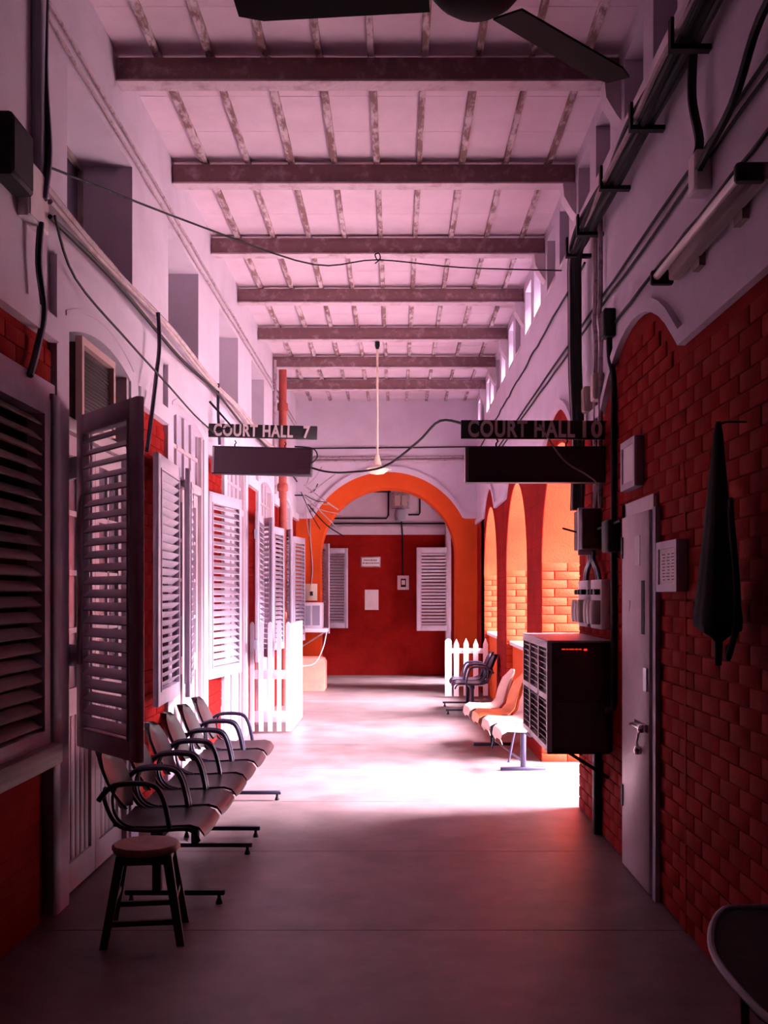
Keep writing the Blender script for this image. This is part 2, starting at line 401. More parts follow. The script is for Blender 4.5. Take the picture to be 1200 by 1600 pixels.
# brackets below the beam ends
for y in beamY[3:]:
    MB().prism([(0, 4.60), (-0.10, 4.60), (-0.09, 4.52), (-0.02, 4.42), (0, 4.38)], y-0.06, y+0.06, 'xz')
    m_ = MB().prism([(XR, 4.60), (XR-0.10, 4.60), (XR-0.09, 4.50), (XR-0.03, 4.40), (XR, 4.36)], y-0.07, y+0.07, 'xz')
    m_.build('trim_3', M['soot'], kind='structure')

# ---------------------------------------------------------------- left wall
DC = [5.72, 8.12, 10.52, 12.92, 15.32]          # door centres
HW, SW = 0.60, 0.78                              # half opening, half surround
XLO = XL-0.40
def zopen(d): return 2.86+0.09*max(0, 1-(d/HW)**2)
wl = empty('wall_left', (0, 0, 0), kind='structure')
pr = YN; redpiers = []
W1 = (3.55, 4.86)
MB().box(XLO, XL, YN, W1[0], 0, ZBL).build('red_face', M['redwall'], wl)
MB().box(XLO, XL, W1[0], W1[1], 0, 0.80).build('red_face', M['redwall'], wl)
MB().box(XLO, XL, W1[0], W1[1], 2.47, ZBL).build('red_face', M['redwall'], wl)
pr = W1[1]
for c in DC:
    MB().box(XLO, XL, pr, c-HW, 0, ZBL).build('red_face', M['redwall'], wl)
    us = lin(c-HW, c+HW, 12)
    MB().strip('y', us, lambda y, c=c: zopen(y-c), lambda y: 3.0, XLO, XL).build('lintel_arch', M['white'], wl)
    pr = c+HW
MB().box(XLO, XL, pr, YE+0.4, 0, ZBL).build('red_face', M['redwall'], wl)
# white band up to the clerestory
prev = YN; wb = MB()
for c in DC:
    wb.box(XLO, XL, prev, c-HW, ZBL, 3.0); prev = c+HW
wb.box(XLO, XL, prev, YE+0.4, ZBL, 3.0).box(XLO, XL, YN, YE+0.4, 3.0, 3.50)
CL = [(5.2, 6.48), (7.5, 8.64), (9.65, 10.80), (11.8, 12.9), (13.95, 15.0)]
prev = YN
for a, b in CL: wb.box(XLO, XL, prev, a, 3.5, 4.25); prev = b
wb.box(XLO, XL, prev, YE+0.4, 3.5, 4.25).box(XLO, XL, YN, YE+0.4, 4.25, ZC+0.03)
wb.build('white_face', M['white'], wl)
MB().box(XLO-0.25, XLO, YN, YE+0.4, 0, ZC+0.2).build('outer_face', M['void'], wl)
for i, (a, b) in enumerate(CL):
    we = empty('window_%d' % (30+i), (XL-0.33, (a+b)/2, 3.5), kind='structure'); h = (b-a)/2
    MB().box(-0.02, 0.02, -h, -h+0.04, 0, 0.75).box(-0.02, 0.02, h-0.04, h, 0, 0.75).box(-0.02, 0.02, -0.02, 0.02, 0, 0.75).box(-0.02, 0.02, -h+.04, h-.04, 0, 0.04).box(-0.02, 0.02, -h+.04, h-.04, 0.71, 0.75).build('window_frame', M['oldwood'], we)
    for s in (-1, 1): MB().box(-0.012, -0.004, s*0.02, s*(h-0.04), 0.04, 0.71).build('pane', M['glass'], we)
# door surrounds in raised plaster, with hood
for i, c in enumerate(DC):
    s_ = empty('trim_%d' % (10+i), (XL, c, 0), kind='structure')
    X1 = 0.035
    MB().box(0, X1, -SW, -HW, 0, 3.12).box(0, X1, HW, SW, 0, 3.12).build('jamb_casing', M['white'], s_)
    us = lin(-HW, HW, 16)
    MB().strip('y', us, zopen, lambda y: 3.12, 0, X1).build('arch_casing', M['white'], s_)
    us = lin(-SW, SW, 16)
    MB().strip('y', us, lambda y: 3.12, lambda y: 3.19+0.06*(1-(y/SW)**2), 0, X1).build('hood', M['white'], s_)
    MB().strip('y', lin(-HW-0.05, HW+0.05, 16), lambda y: 2.93+0.12*(1-(y/(HW+.05))**2), lambda y: 2.955+0.12*(1-(y/(HW+.05))**2), X1, X1+0.005).build('arch_bead', M['white'], s_)
# cornice strip between surrounds
mt = MB(); prev = YN
for c in DC: mt.box(XL, XL+0.05, prev, c-SW, ZBL, ZBL+0.11, ch=0.012); prev = c+SW
mt.box(XL, XL+0.05, prev, YE, ZBL, ZBL+0.11, ch=0.012); mt.build('trim_4', M['white'], kind='structure')
# bricks on the left piers (normal +x: local y = world y)
bricks(wl, (XL, 0, 0), 0, 6.5, 7.33, 0.0, 2.76)
bricks(wl, (XL, 0, 0), 0, 4.0, 4.93, 2.56, 2.76)
bricks(wl, (XL, 0, 0), 0, 8.91, 9.73, 0.48, 2.76)
# sloping white reveal above the first window and its lintel
MB().box(XL, XL+0.03, W1[0]-0.1, 4.93, 2.47, 2.55, ch=0.008).build('trim_5', M['shutter'], kind='structure')

# ---------------------------------------------------------------- end wall with the big arch
cx, zc_, ri, ro = -0.147, 2.19, 1.125, 1.385
def zE(x):
    d = abs(x-cx); return 2.80 if d >= 1.385 or zc_+math.sqrt(max(0, ro*ro-d*d)) < 2.80 else zc_+math.sqrt(ro*ro-d*d)
def zO(x): return zc_+math.sqrt(max(0, ri*ri-(x-cx)**2))
usE = sorted(set([XL-0.1, XR+0.1]+[round(cx-ro*math.cos(PI*i/40), 4) for i in range(41)]))
we_ = empty('wall_far', (0, 0, 0), kind='structure')
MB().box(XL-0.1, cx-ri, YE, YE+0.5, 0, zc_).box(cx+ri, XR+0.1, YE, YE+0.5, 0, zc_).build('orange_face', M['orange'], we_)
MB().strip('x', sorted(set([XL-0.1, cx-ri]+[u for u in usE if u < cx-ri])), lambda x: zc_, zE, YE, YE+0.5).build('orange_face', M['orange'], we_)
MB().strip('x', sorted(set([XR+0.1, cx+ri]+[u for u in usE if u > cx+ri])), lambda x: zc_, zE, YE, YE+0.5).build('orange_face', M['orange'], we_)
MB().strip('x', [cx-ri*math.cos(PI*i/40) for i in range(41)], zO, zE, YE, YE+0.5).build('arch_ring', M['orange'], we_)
MB().strip('x', usE, zE, lambda x: ZC+0.03, YE, YE+0.5).build('white_face', M['white'], we_)
off_band('x', [u for u in usE if XL <= u <= XR], zE, 0.10, YE-0.04, YE).build('trim_6', M['white'], kind='structure')
# passage behind the arch
bw = empty('wall_back', (0, 0, 0), kind='structure')
YB = 19.55
MB().box(-2.2, 1.9, YB, YB+0.3, 0, 2.68).build('red_face', M['redwall'], bw)
MB().box(-2.2, 1.9, YB, YB+0.3, 2.68, 5.0).build('white_face', M['white'], bw)
MB().box(-2.2, 0.92, YB-0.04, YB, 2.70, 2.84, ch=0.01).build('trim_7', M['white'], kind='structure')
MB().box(-2.25, -1.9, YE+0.5, YB, 0, 5.0).build('wall_side', M['redwall'], kind='structure')
MB().box(1.75, 2.0, YE+0.5, YE+0.75, 0, 5.0).box(1.75, 2.0, YE+1.35, YB+0.3, 0, 5.0).box(1.75, 2.0, YE+0.75, YE+1.35, 2.3, 5.0).build('wall_side', M['redwall'], kind='structure')  # gap in this side added to let daylight fill the passage
MB().box(0.92, 1.02, YB-0.30, YB-0.001, 0, 2.95, ch=0.01).build('trim_8', M['shutter'], kind='structure')
MB().box(XL-0.1, XR+0.1, YN-0.3, YN, 0, 5.0).build('wall_near', M['redwall'], kind='structure')

# ---------------------------------------------------------------- outdoors beyond the arcade
MB().box(XO, 40, -20, 40, -0.3, -0.05).build('ground', M['ground'], kind='structure')
wg = empty('sky_blocker', (9.2, 21.4, -0.05), kind='structure')     # unseen red mass added to keep sky light off the near floor
MB().box(-7.1, 7.1, -1.2, 1.2, 0, 8.6).build('blocker_face', M['redwall'], wg)
MB().box(-7.15, 7.15, -1.32, 1.32, 8.6, 8.9).box(-7.12, 7.12, -1.26, 1.2, 4.3, 4.5).build('blocker_cornice', M['white'], wg)
for zz in (1.0, 5.4):
    for k in range(5):
        x = -5.6+2.8*k
        wf = MB().box(x-0.55, x-0.47, -1.26, -1.2, zz, zz+1.9).box(x+0.47, x+0.55, -1.26, -1.2, zz, zz+1.9).box(x-0.47, x+0.47, -1.26, -1.2, zz, zz+0.08).box(x-0.47, x+0.47, -1.26, -1.2, zz+1.82, zz+1.9).build('blocker_window', M['shutter'], wg)
        MB().box(x-0.47, x+0.47, -1.22, -1.2, zz+0.08, zz+1.82).build('pane', M['glass'], wf)

# ---------------------------------------------------------------- left doors and windows
LX = XL-0.03
for i, c in enumerate(DC):
    d = empty('door_%d' % (i+1), (LX, c, 0), kind='structure')
    fr = MB().box(-0.05, 0.05, -HW, -HW+0.05, 0, 2.9).box(-0.05, 0.05, HW-0.05, HW, 0, 2.9).box(-0.05, 0.05, -HW+.05, HW-.05, 2.38, 2.45, ch=0.01)
    fr.build('door_frame', M['door'], d)
    for s in (0, 1):
        y0, y1 = (-HW+0.055, -0.004) if s == 0 else (0.004, HW-0.055)
        lf = MB().box(-0.02, 0.02, y0, y0+0.07, 0.01, 2.37).box(-0.02, 0.02, y1-0.07, y1, 0.01, 2.37)
        for z0, z1 in ((0.01, 0.16), (0.92, 1.06), (2.27, 2.37)): lf.box(-0.02, 0.02, y0+0.07, y1-0.07, z0, z1)
        for z in (1.36, 1.66, 1.97): lf.box(-0.014, 0.014, y0+0.07, y1-0.07, z-0.014, z+0.014)
        lf.box(-0.014, 0.014, (y0+y1)/2-0.014, (y0+y1)/2+0.014, 1.06, 2.27)
        L_ = lf.build('door_leaf', M['door'], d)
        for za, zb in ((1.06, 1.346), (1.374, 1.646), (1.674, 1.956), (1.984, 2.27)):
            for k in (0, 1):
                ya = y0+0.07 if k == 0 else (y0+y1)/2+0.014; yb = (y0+y1)/2-0.014 if k == 0 else y1-0.07
                MB().box(-0.005, 0.001, ya, yb, za, zb).build('pane', M['glass'] if i == 0 else M['paleglass'], L_)
        nb = 5
        for k in range(nb):
            ya = y0+0.075+(y1-y0-0.15)*k/nb; yb = ya+(y1-y0-0.15)/nb-0.012
            MB().box(-0.012, 0.008, ya, yb, 0.16, 0.92, ch=0.004).build('panel_board', M['door'], L_)
        MB().box(-0.016, -0.012, y0+.05, y1-.05, 0.16, 0.92).build('panel_back', M['grey'], L_)
    # transom light
    if i > 0:
        tm = MB()
        for k in range(5): tm.box(-0.012, 0.02, -HW+0.05+(2*HW-0.1)*k/4-0.014, -HW+0.05+(2*HW-0.1)*k/4+0.014, 2.45, 2.94)
        tm.box(-0.012, 0.02, -HW+0.05, HW-0.05, 2.66, 2.69)
        tr = tm.build('transom', M['door'], d)
        for k in range(4):
            ya = -HW+0.064+(2*HW-0.1)*k/4; yb = ya+(2*HW-0.1)/4-0.028
            MB().box(-0.006, 0.0, ya, yb, 2.45, 2.66).build('pane', M['paleglass'], tr)
            MB().box(-0.006, 0.0, ya, yb, 2.69, 2.95).build('pane', M['paleglass'], tr)
# air conditioner in the first transom
ac = empty('window_air_conditioner', (XL-0.1, 5.58, 2.455), label='boxy window air conditioner in the arched opening over the nearest left door', cat='air conditioner')
MB().box(-0.24, 0.12, -0.29, 0.30, 0.0, 0.40, ch=0.012).build('casing', M['cabinet'], ac)
fb = MB().box(0.12, 0.155, -0.31, -0.275, -0.01, 0.425).box(0.12, 0.155, 0.28, 0.315, -0.01, 0.425).box(0.12, 0.155, -0.275, 0.28, 0.385, 0.425).box(0.12, 0.155, -0.275, 0.28, -0.01, 0.025)
fb.build('bezel', M['bezel'], ac, label='yellowed front bezel')
gr = MB()
for k in range(16): gr.box(0.121, 0.127, -0.275, 0.28, 0.040+k*0.0205, 0.052+k*0.0205)
gr.build('grille', M['void'], ac)
MB().box(-0.26, 0.07, -0.455, -0.445, 0.0, 0.42).box(-0.26, 0.07, 0.725, 0.735, 0.0, 0.42).box(-0.27, -0.26, -0.455, 0.735, 0.0, 0.47).box(-0.26, 0.07, -0.455, 0.735, -0.004, 0.0).build('opening_shade', M['void'], ac)  # near-black sheets, the shade inside the hole put into their colour

# louvred shutter --------------------------------------------------------
def shutter(hinge, free, z0, z1, name, label, n=24, group=None, arms=False, fr_w=0.075, kind=None, cat='shutter', mt='shutter', tilt=38, thick=0.036):
    h = Vector(hinge); f = Vector(free); dv = f-h; W = dv.length; rz = math.atan2(dv.y, dv.x)
    r = empty(name, (h.x, h.y, z0), rz, label, cat, group, kind)
    H = z1-z0; t = thick/2
    m = MB().box(0, fr_w, -t, t, 0, H, ch=0.004).box(W-fr_w, W, -t, t, 0, H, ch=0.004).box(fr_w, W-fr_w, -t, t, 0, 0.10, ch=0.004).box(fr_w, W-fr_w, -t, t, H-0.10, H, ch=0.004)
    m.build('shutter_frame', M[mt], r)
    bd = MB()
    for s in (-1, 1):
        bd.box(fr_w, fr_w+0.012, s*t, s*(t+0.008), 0.10, H-0.10).box(W-fr_w-0.012, W-fr_w, s*t, s*(t+0.008), 0.10, H-0.10).box(fr_w, W-fr_w, s*t, s*(t+0.008), 0.09, 0.10).box(fr_w, W-fr_w, s*t, s*(t+0.008), H-0.10, H-0.09)
    bd.build('beading', M[mt], r)
    T = Matrix.Rotation(math.radians(tilt), 4, 'X')
    sl = MB().box(-(W-2*fr_w)/2, (W-2*fr_w)/2, -0.030, 0.030, -0.004, 0.004, mtx=T).mesh('slat', M[mt])
    for k in range(n):
        inst('slat', sl, r, (W/2, 0, 0.10+(H-0.20)*(k+0.5)/n))
    if arms:
        for z in arms:
            MB().box(-0.11, 0.0, -0.02, 0.02, z, z+0.10, ch=0.003).build('hinge_block', M['grey'], r)
    return r
G = 'louvred shutters along the left wall'
S0, S1 = 0.80, 2.45
shutter((-1.61, 5.20), (-1.165, 4.66), 0.78, 2.45, 'louvred_shutter', 'large louvred shutter swung open before the nearest left door, dark against the light', n=23, group=G, fr_w=0.085)
hb = shutter.__doc__
shutter((-1.565, 7.32), (-1.53, 6.50), 0.83, 2.45, 'louvred_shutter', 'louvred shutter folded flat on the brick beyond the nearest left door', n=25, group=G)
shutter((-1.62, 8.05), (-1.495, 7.32), 0.81, 2.45, 'louvred_shutter', 'louvred shutter angled in the second left doorway with its edge toward the camera', n=25, group=G)
shutter((-1.655, 8.95), (-1.50, 9.80), 0.80, 2.45, 'louvred_shutter', 'brightly lit louvred shutter facing the camera below the Court Hall 7 sign', n=23, group=G)
shutter((-1.53, 11.2), (-1.575, 12.0), 0.80, 2.45, 'louvred_shutter', 'pale louvred shutter seen nearly edge on beside the left picket gate', n=24, group=G, arms=(0.15, 1.35))
shutter((-1.655, 12.35), (-1.45, 12.02), 0.80, 2.45, 'louvred_shutter', 'narrow louvred shutter above the left picket gate, nearest of the far group', n=24, group=G, fr_w=0.06)
shutter((-1.655, 13.60), (-1.57, 14.15), 0.80, 2.45, 'louvred_shutter', 'louvred shutter just left of the red drainpipe foot', n=24, group=G, fr_w=0.07)
shutter((-1.58, 14.5), (-1.46, 14.22), 0.80, 2.45, 'louvred_shutter', 'narrow dark louvred shutter just right of the red drainpipe', n=24, group=G, fr_w=0.05)
shutter((-1.62, 15.95), (-1.50, 16.6), 0.80, 2.45, 'louvred_shutter', 'last louvred shutter of the left wall, against the orange arch', n=24, group=G, fr_w=0.06)
# hinge blocks of the first shutter, standing on the frame
MBs = MB().box(-1.66, -1.585, 5.10, 5.22, 2.12, 2.24, ch=0.004).box(-1.66, -1.585, 5.10, 5.22, 1.12, 1.24, ch=0.004)
# nearest window
w1 = empty('window_40', (XL, (W1[0]+W1[1])/2, 0.80), kind='structure')
hh = (W1[1]-W1[0])/2
MB().box(-0.06, 0.05, hh-0.01, hh+0.09, -0.78, 1.70, ch=0.006).build('window_post', M['grey'], w1)
MB().box(-0.06, 0.09, -hh-0.1, hh, -0.05, 0.045, ch=0.006).build('window_sill', M['oldwood'], w1, label='weathered grey timber sill')
MB().box(-0.05, 0.035, -hh, -hh+0.08, 0.045, 1.67).box(-0.05, 0.035, hh-0.09, hh-0.01, 0.045, 1.67).box(-0.05, 0.035, -hh+0.08, hh-.09, 1.59, 1.67).box(-0.05, 0.035, -hh+.08, hh-.09, 0.045, 0.11).build('window_frame', M['shutter'], w1)
T = Matrix.Rotation(math.radians(40), 4, 'Y')
sl = MB().box(-0.034, 0.034, -hh+0.08, hh-0.09, -0.004, 0.004, mtx=T).mesh('slat', M['oldwood'])
for k in range(21): inst('slat', sl, w1, (-0.005, 0, 0.15+k*0.0705))
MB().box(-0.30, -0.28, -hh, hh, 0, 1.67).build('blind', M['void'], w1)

# ---------------------------------------------------------------- passage shutters
shutter((-1.885, 19.38), (-1.25, 18.95), 0.82, 2.48, 'louvred_shutter', 'half open louvred shutter leaf standing edge on at the left of the far red wall', n=24, fr_w=0.06, group='shutters in the far passage')
r = shutter((-1.40, 19.49), (-0.93, 19.49), 0.90, 2.42, 'louvred_shutter', 'louvred shutter flat on the far red wall, left of the notices', n=24, fr_w=0.06, group='shutters in the far passage')
shutter((1.02, 19.2), (0.37, 19.2), 0.86, 2.42, 'louvred_shutter', 'closed wide louvred shutter on the right of the far red wall', n=22, fr_w=0.08, group='shutters in the far passage')

# ---------------------------------------------------------------- notices, switch boards in the passage
def flat_board(name, x, z, w_, h_, label, cat, m, y=YB, t=0.012):
    e = empty(name, (x, y-0.001, z-h_/2), label=label, cat=cat); return e
def px2(px, py, D): return ((px-620)*D/F, EYE-(py-928)*D/F)
e = empty('notice_board', (-0.50, YB, 2.06), label='small framed notice on the far red wall above the blank paper', cat='notice')
MB().box(-0.19, 0.19, -0.02, -0.001, 0, 0.20, ch=0.004).build('board_frame', M['oldwood'], e)
pp = MB().box(-0.17, 0.17, -0.024, -0.02, 0.02, 0.18).build('sheet', M['paper'], e)
ik = MB()
for k, (a, b) in enumerate(((-0.13, 0.12), (-0.15, 0.14))):
    x = a
    while x < b:
        wv = random.uniform(0.012, 0.03); ik.box(x, x+wv, -0.026, -0.024, 0.12-k*0.055, 0.145-k*0.055); x += wv+0.01
ik.build('writing', M['ink'], e)
MB().box(-0.61, -0.35, YB-0.006, YB-0.001, 1.245, 1.63).build('paper_sheet', M['paper'], label='blank pale paper sheet pasted on the far red wall', cat='paper')
sb = empty('switch_board', (0.12, YB, 1.63), label='square white switch board on the far red wall below a vertical conduit', cat='switch board')
MB().box(-0.11, 0.11, -0.04, -0.001, 0, 0.27, ch=0.006).build('backboard', M['paper'], sb)
MB().box(-0.045, 0.055, -0.055, -0.04, 0.05, 0.21).box(-0.03, 0.04, -0.056, -0.0551, 0.08, 0.19).build('switch_plate', M['black'], sb)
MB().box(-0.028, 0.038, -0.066, -0.056, 0.095, 0.18, ch=0.004).build('rocker', M['paper'], sb)
MB().tube([(0.11, YB-0.02, 1.90), (0.11, YB-0.02, 2.6), (0.10, YB-0.05, 2.78), (0.08, YB-0.05, 3.0)], 0.016).build('conduit', M['cable'], label='dark vertical conduit down to the far switch board', cat='conduit')
jb = empty('meter_box', (0.07, YB, 2.92), label='grimy meter box with porcelain fuses under the far arch', cat='meter box')
MB().box(-0.17, 0.17, -0.12, -0.001, 0.26, 0.56, ch=0.01).build('box_body', M['conduit'], jb)
MB().box(-0.12, 0.0, -0.15, -0.12, 0.30, 0.50, ch=0.01).box(0.02, 0.12, -0.15, -0.12, 0.30, 0.50, ch=0.01).build('fuse_carrier', M['fuse'], jb)
MB().lathe([(0.01, 0), (0.10, 0.02), (0.12, 0.12), (0.10, 0.22), (0.04, 0.25)], 14, Matrix.Translation((0.0, -0.13, 0.0))).build('meter', M['grey'], jb)
for i, (pts, lb) in enumerate((
    ([(-1.2, YB-0.02, 3.62), (1.6, YB-0.02, 3.62)], 'uppermost horizontal conduit seen through the far arch'),
    ([(-1.2, YB-0.02, 3.50), (-0.12, YB-0.02, 3.50)], 'second horizontal conduit left of the far meter box'),
    ([(-1.2, YB-0.02, 2.99), (-0.20, YB-0.02, 2.99), (-0.16, YB-0.02, 3.05), (-0.16, YB-0.02, 3.62)], 'bent conduit rising beside the far meter box'),
    ([(-1.4, YB-0.05, 2.89), (1.0, YB-0.05, 2.89)], 'long dark conduit on the ledge of the far red wall'),
    ([(0.22, YB-0.02, 3.06), (0.42, YB-0.02, 3.06), (0.44, YB-0.02, 3.10), (0.44, YB-0.02, 3.62)], 'bent conduit right of the far meter box'))):
    MB().tube(pts, 0.018, 6).build('conduit', M['cable'], label=lb, cat='conduit')
# end wall conduits
for z, r_, lb, k in ((3.97, 0.012, 'thin upper wire clipped across the white end wall', 'cable'), (3.81, 0.020, 'upper of two pale conduits above the far arch', 'conduit'), (3.76, 0.018, 'lower of two pale conduits above the far arch', 'conduit')):
    MB().tube([(XL, YE-0.02, z-0.01), (-0.4, YE-0.02, z+0.0), (XR, YE-0.02, z+0.02)], r_, 6).build('conduit', M['conduit' if k == 'conduit' else 'cable'], label=lb, cat='conduit')

# ---------------------------------------------------------------- signs
def court_sign(x0, x1, y, zt, txt, label, slope, cs):
    cs *= 1.22; W = x1-x0
    s = empty('hanging_sign', ((x0+x1)/2, y, zt), label=label, cat='sign')
    MB().box(-W/2, W/2, -0.012, 0.012, 0, 0.118, ch=0.003).build('board', M['board'], s)
    for a, t_, off in txt:
        vs, fs = text_mb(t_, cs, 0.003, 0.0045)
        R = Matrix.Translation((off, -0.014, 0.058)) @ Matrix.Rotation(PI/2, 4, 'X')
        wd = max(v.x for v in vs)-min(v.x for v in vs)
        sc = a/wd
        MB().add([R @ Vector((v.x*sc, v.y, v.z)) for v in vs], fs).build('lettering', M['letter'], s)
    s.rotation_euler = (0, slope, 0)
    return s
court_sign(XL+0.01, -0.705, 9.05, 2.925, ((0.70, 'COURT HALL', -0.085), (0.06, '7', 0.385)), 'black Court Hall 7 name board above the left shutters', math.radians(1.5), 0.118)
court_sign(0.408, XR+0.01, 6.52, 2.535, ((0.68, 'COURT HALL', -0.085), (0.125, '10', 0.355)), 'black Court Hall 10 name board over the right wall arches', math.radians(0.3), 0.118)
def led_box(x0, x1, y, z0, z1, label, slope):
    W = x1-x0; H = z1-z0
    s = empty('display_box', ((x0+x1)/2, y, z0), label=label, cat='display')
    MB().box(-W/2, W/2, -0.03, 0.06, 0, H, ch=0.006).build('casing', M['board'], s)
    MB().box(-W/2+0.02, W/2-0.012, -0.033, -0.03, 0.015, H-0.015).build('screen', M['led'], s)
    MB().box(-W/2-0.003, -W/2+0.018, -0.034, 0.055, 0.01, H-0.01).build('end_cap', M['metal'], s)
    for x in (-W*0.28, W*0.22):
        MB().tube([(x, 0, H), (x, 0, H+0.02), (x+0.012, 0, H+0.035), (x, 0, H+0.055)], 0.006, 6).build('hook', M['cable'], s)
    s.rotation_euler = (0, slope, 0)
    return s
led_box(-1.632, -0.75, 9.05, 2.60, 2.845, 'blank purple-black display box at left, between the shutters and the far drainpipe', math.radians(1.5))
led_box(0.437, 1.325, 6.52, 2.258, 2.487, 'blank black display box at right, hanging before the orange arch jambs', 0)
MB().tube([(XL, 9.05, 2.98), (-1.45, 9.03, 3.02), (XL+0.02, 9.05, 3.25)], 0.012, 6).build('sign_bracket', M['cable'], label='bent bracket holding the Court Hall 7 board to the left wall', cat='bracket')

# ---------------------------------------------------------------- fans
def fan(x, y, ztop, zmot, blades, length, mt, label, small=False, root_r=0.14):
    f = empty('ceiling_fan', (x, y, zmot), label=label, cat='fan')
    H = ztop-zmot
    MB().tube([(0, 0, 0.10), (0, 0, H-0.04)], 0.014, 10).build('downrod', M[mt], f)
    MB().lathe([(0.015, H-0.10), (0.03, H-0.06), (0.03, H-0.01)], 12).build('top_hook', M['cable'], f)
    MB().lathe([(0.045, 0.05), (0.05, 0.07), (0.028, 0.16), (0.018, 0.19)], 16).build('canopy', M[mt], f)
    MB().lathe([(0.02, -0.055), (0.08, -0.045), (0.115, -0.02), (0.14, 0.01), (0.12, 0.03), (0.06, 0.052)], 24).build('motor', M[mt], f)
    for a in blades:
        ca, sa = math.cos(a), math.sin(a)
        R = Matrix.Rotation(a, 4, 'Z') @ Matrix.Rotation(math.radians(9), 4, 'X')
        b = MB(); n = 8; vs = []
        for i in range(n+1):
            t = i/n; rr = root_r+(length-root_r)*t; hw_ = 0.058+0.012*t if t < 0.96 else 0.045
            for (yy, zz) in ((-hw_, -0.004), (hw_, -0.004), (hw_, 0.003), (-hw_, 0.003)): vs.append(R @ Vector((rr, yy, zz-0.01)))
        fs = [(0, 1, 2, 3), (n*4+3, n*4+2, n*4+1, n*4)]
        for i in range(n):
            for k in range(4): fs.append((i*4+k, i*4+(k+1) % 4, i*4+4+(k+1) % 4, i*4+4+k))
        b.add(vs, fs).build('blade', M[mt], f)
    return f
fan(-0.235, 12.35, 4.60, 3.045, [math.radians(88), math.radians(208), math.radians(328)], 0.16, 'ivory', 'cream ceiling fan motor on a long rod before the white end wall')
fan(0.235, 3.02, 4.76, 3.325, [math.radians(43), math.radians(176), math.radians(290)], 0.72, 'fanblack', 'black ceiling fan silhouetted at the top of the corridor')

# ---------------------------------------------------------------- metal waiting benches
def loop(pts, r=0.011, seg=8, k=4): return MB().tube(smooth_path(pts, k), r, seg)
def seat_unit(parent, y, seat_m, tube_m):
    # local: x towards the front, y along the bench
    n = 10; hw_ = 0.215
    prof = [(-0.20, 0.415), (-0.12, 0.405), (-0.02, 0.402), (0.10, 0.408), (0.18, 0.412), (0.225, 0.398), (0.25, 0.365)]
    m = MB(); vs = []
    for i, (x, z) in enumerate(prof):
        for k in range(5):
            u = -1+k*0.5; dip = 0.012*(1-u*u)
            vs.append((x, y+u*hw_, z-dip))
    nn = len(prof)*5
    vs2 = [(a, b, c-0.014) for a, b, c in vs]
    fs = []
    for i in range(len(prof)-1):
        for k in range(4):
            q = (i*5+k, i*5+k+1, i*5+5+k+1, i*5+5+k); fs.append(q); fs.append(tuple(nn+j for j in reversed(q)))
    for i in range(len(prof)-1):
        fs.append((i*5, i*5+5, nn+i*5+5, nn+i*5)); fs.append((i*5+4, nn+i*5+4, nn+i*5+9, i*5+9))
    e0 = (len(prof)-1)*5
    for k in range(4):
        fs.append((k, nn+k, nn+k+1, k+1)); fs.append((e0+k, e0+k+1, nn+e0+k+1, nn+e0+k))
    m.add(vs+vs2, fs, True).build('seat', M[seat_m], parent)
    # back: leaf shaped curved panel leaning backwards
    m = MB(); vs = []; fs = []
    prof = [(-0.215, 0.455, 0.05), (-0.23, 0.50, 0.11), (-0.25, 0.55, 0.155), (-0.275, 0.61, 0.18), (-0.305, 0.68, 0.17), (-0.33, 0.735, 0.12), (-0.345, 0.765, 0.05)]
    for x, z, h_ in prof:
        for k in range(7):
            u = -1+k/3; vs.append((x+0.045*u*u, y+u*h_, z))
    nn = len(vs); vs2 = [(a-0.012, b, c-0.004) for a, b, c in vs]
    for i in range(len(prof)-1):
        for k in range(6):
            q = (i*7+k, i*7+k+1, i*7+8+k, i*7+7+k); fs.append(q); fs.append(tuple(nn+j for j in reversed(q)))
        fs.append((i*7, i*7+7, nn+i*7+7, nn+i*7)); fs.append((i*7+6, nn+i*7+6, nn+i*7+13, i*7+13))
    e0 = (len(prof)-1)*7
    for k in range(6):
        fs.append((k, nn+k, nn+k+1, k+1)); fs.append((e0+k, e0+k+1, nn+e0+k+1, nn+e0+k))
    m.add(vs+vs2, fs, True).build('backrest', M[seat_m], parent)
    for s in (-1, 1):
        yy = y+s*0.225
        # one continuous tube: from back edge down under the seat, plus arm loop
        loop([(-0.262, yy-s*0.09, 0.575), (-0.245, yy-s*0.02, 0.53), (-0.20, yy, 0.44), (-0.14, yy, 0.395), (0.0, yy, 0.385), (0.15, yy, 0.392), (0.20, yy, 0.375), (0.225, yy, 0.33)], 0.011).build('side_rail', M[tube_m], parent)
        loop([(-0.27, yy, 0.53), (-0.23, yy, 0.58), (-0.17, yy, 0.61), (-0.06, yy, 0.615), (0.01, yy, 0.60), (0.045, yy, 0.55), (0.07, yy, 0.46), (0.08, yy, 0.395)], 0.014).build('armrest', M[tube_m], parent)
        loop([(-0.18, yy, 0.605), (-0.20, yy, 0.55), (-0.19, yy, 0.47), (-0.15, yy, 0.42), (-0.09, yy, 0.40)], 0.008).build('arm_brace', M[tube_m], parent)
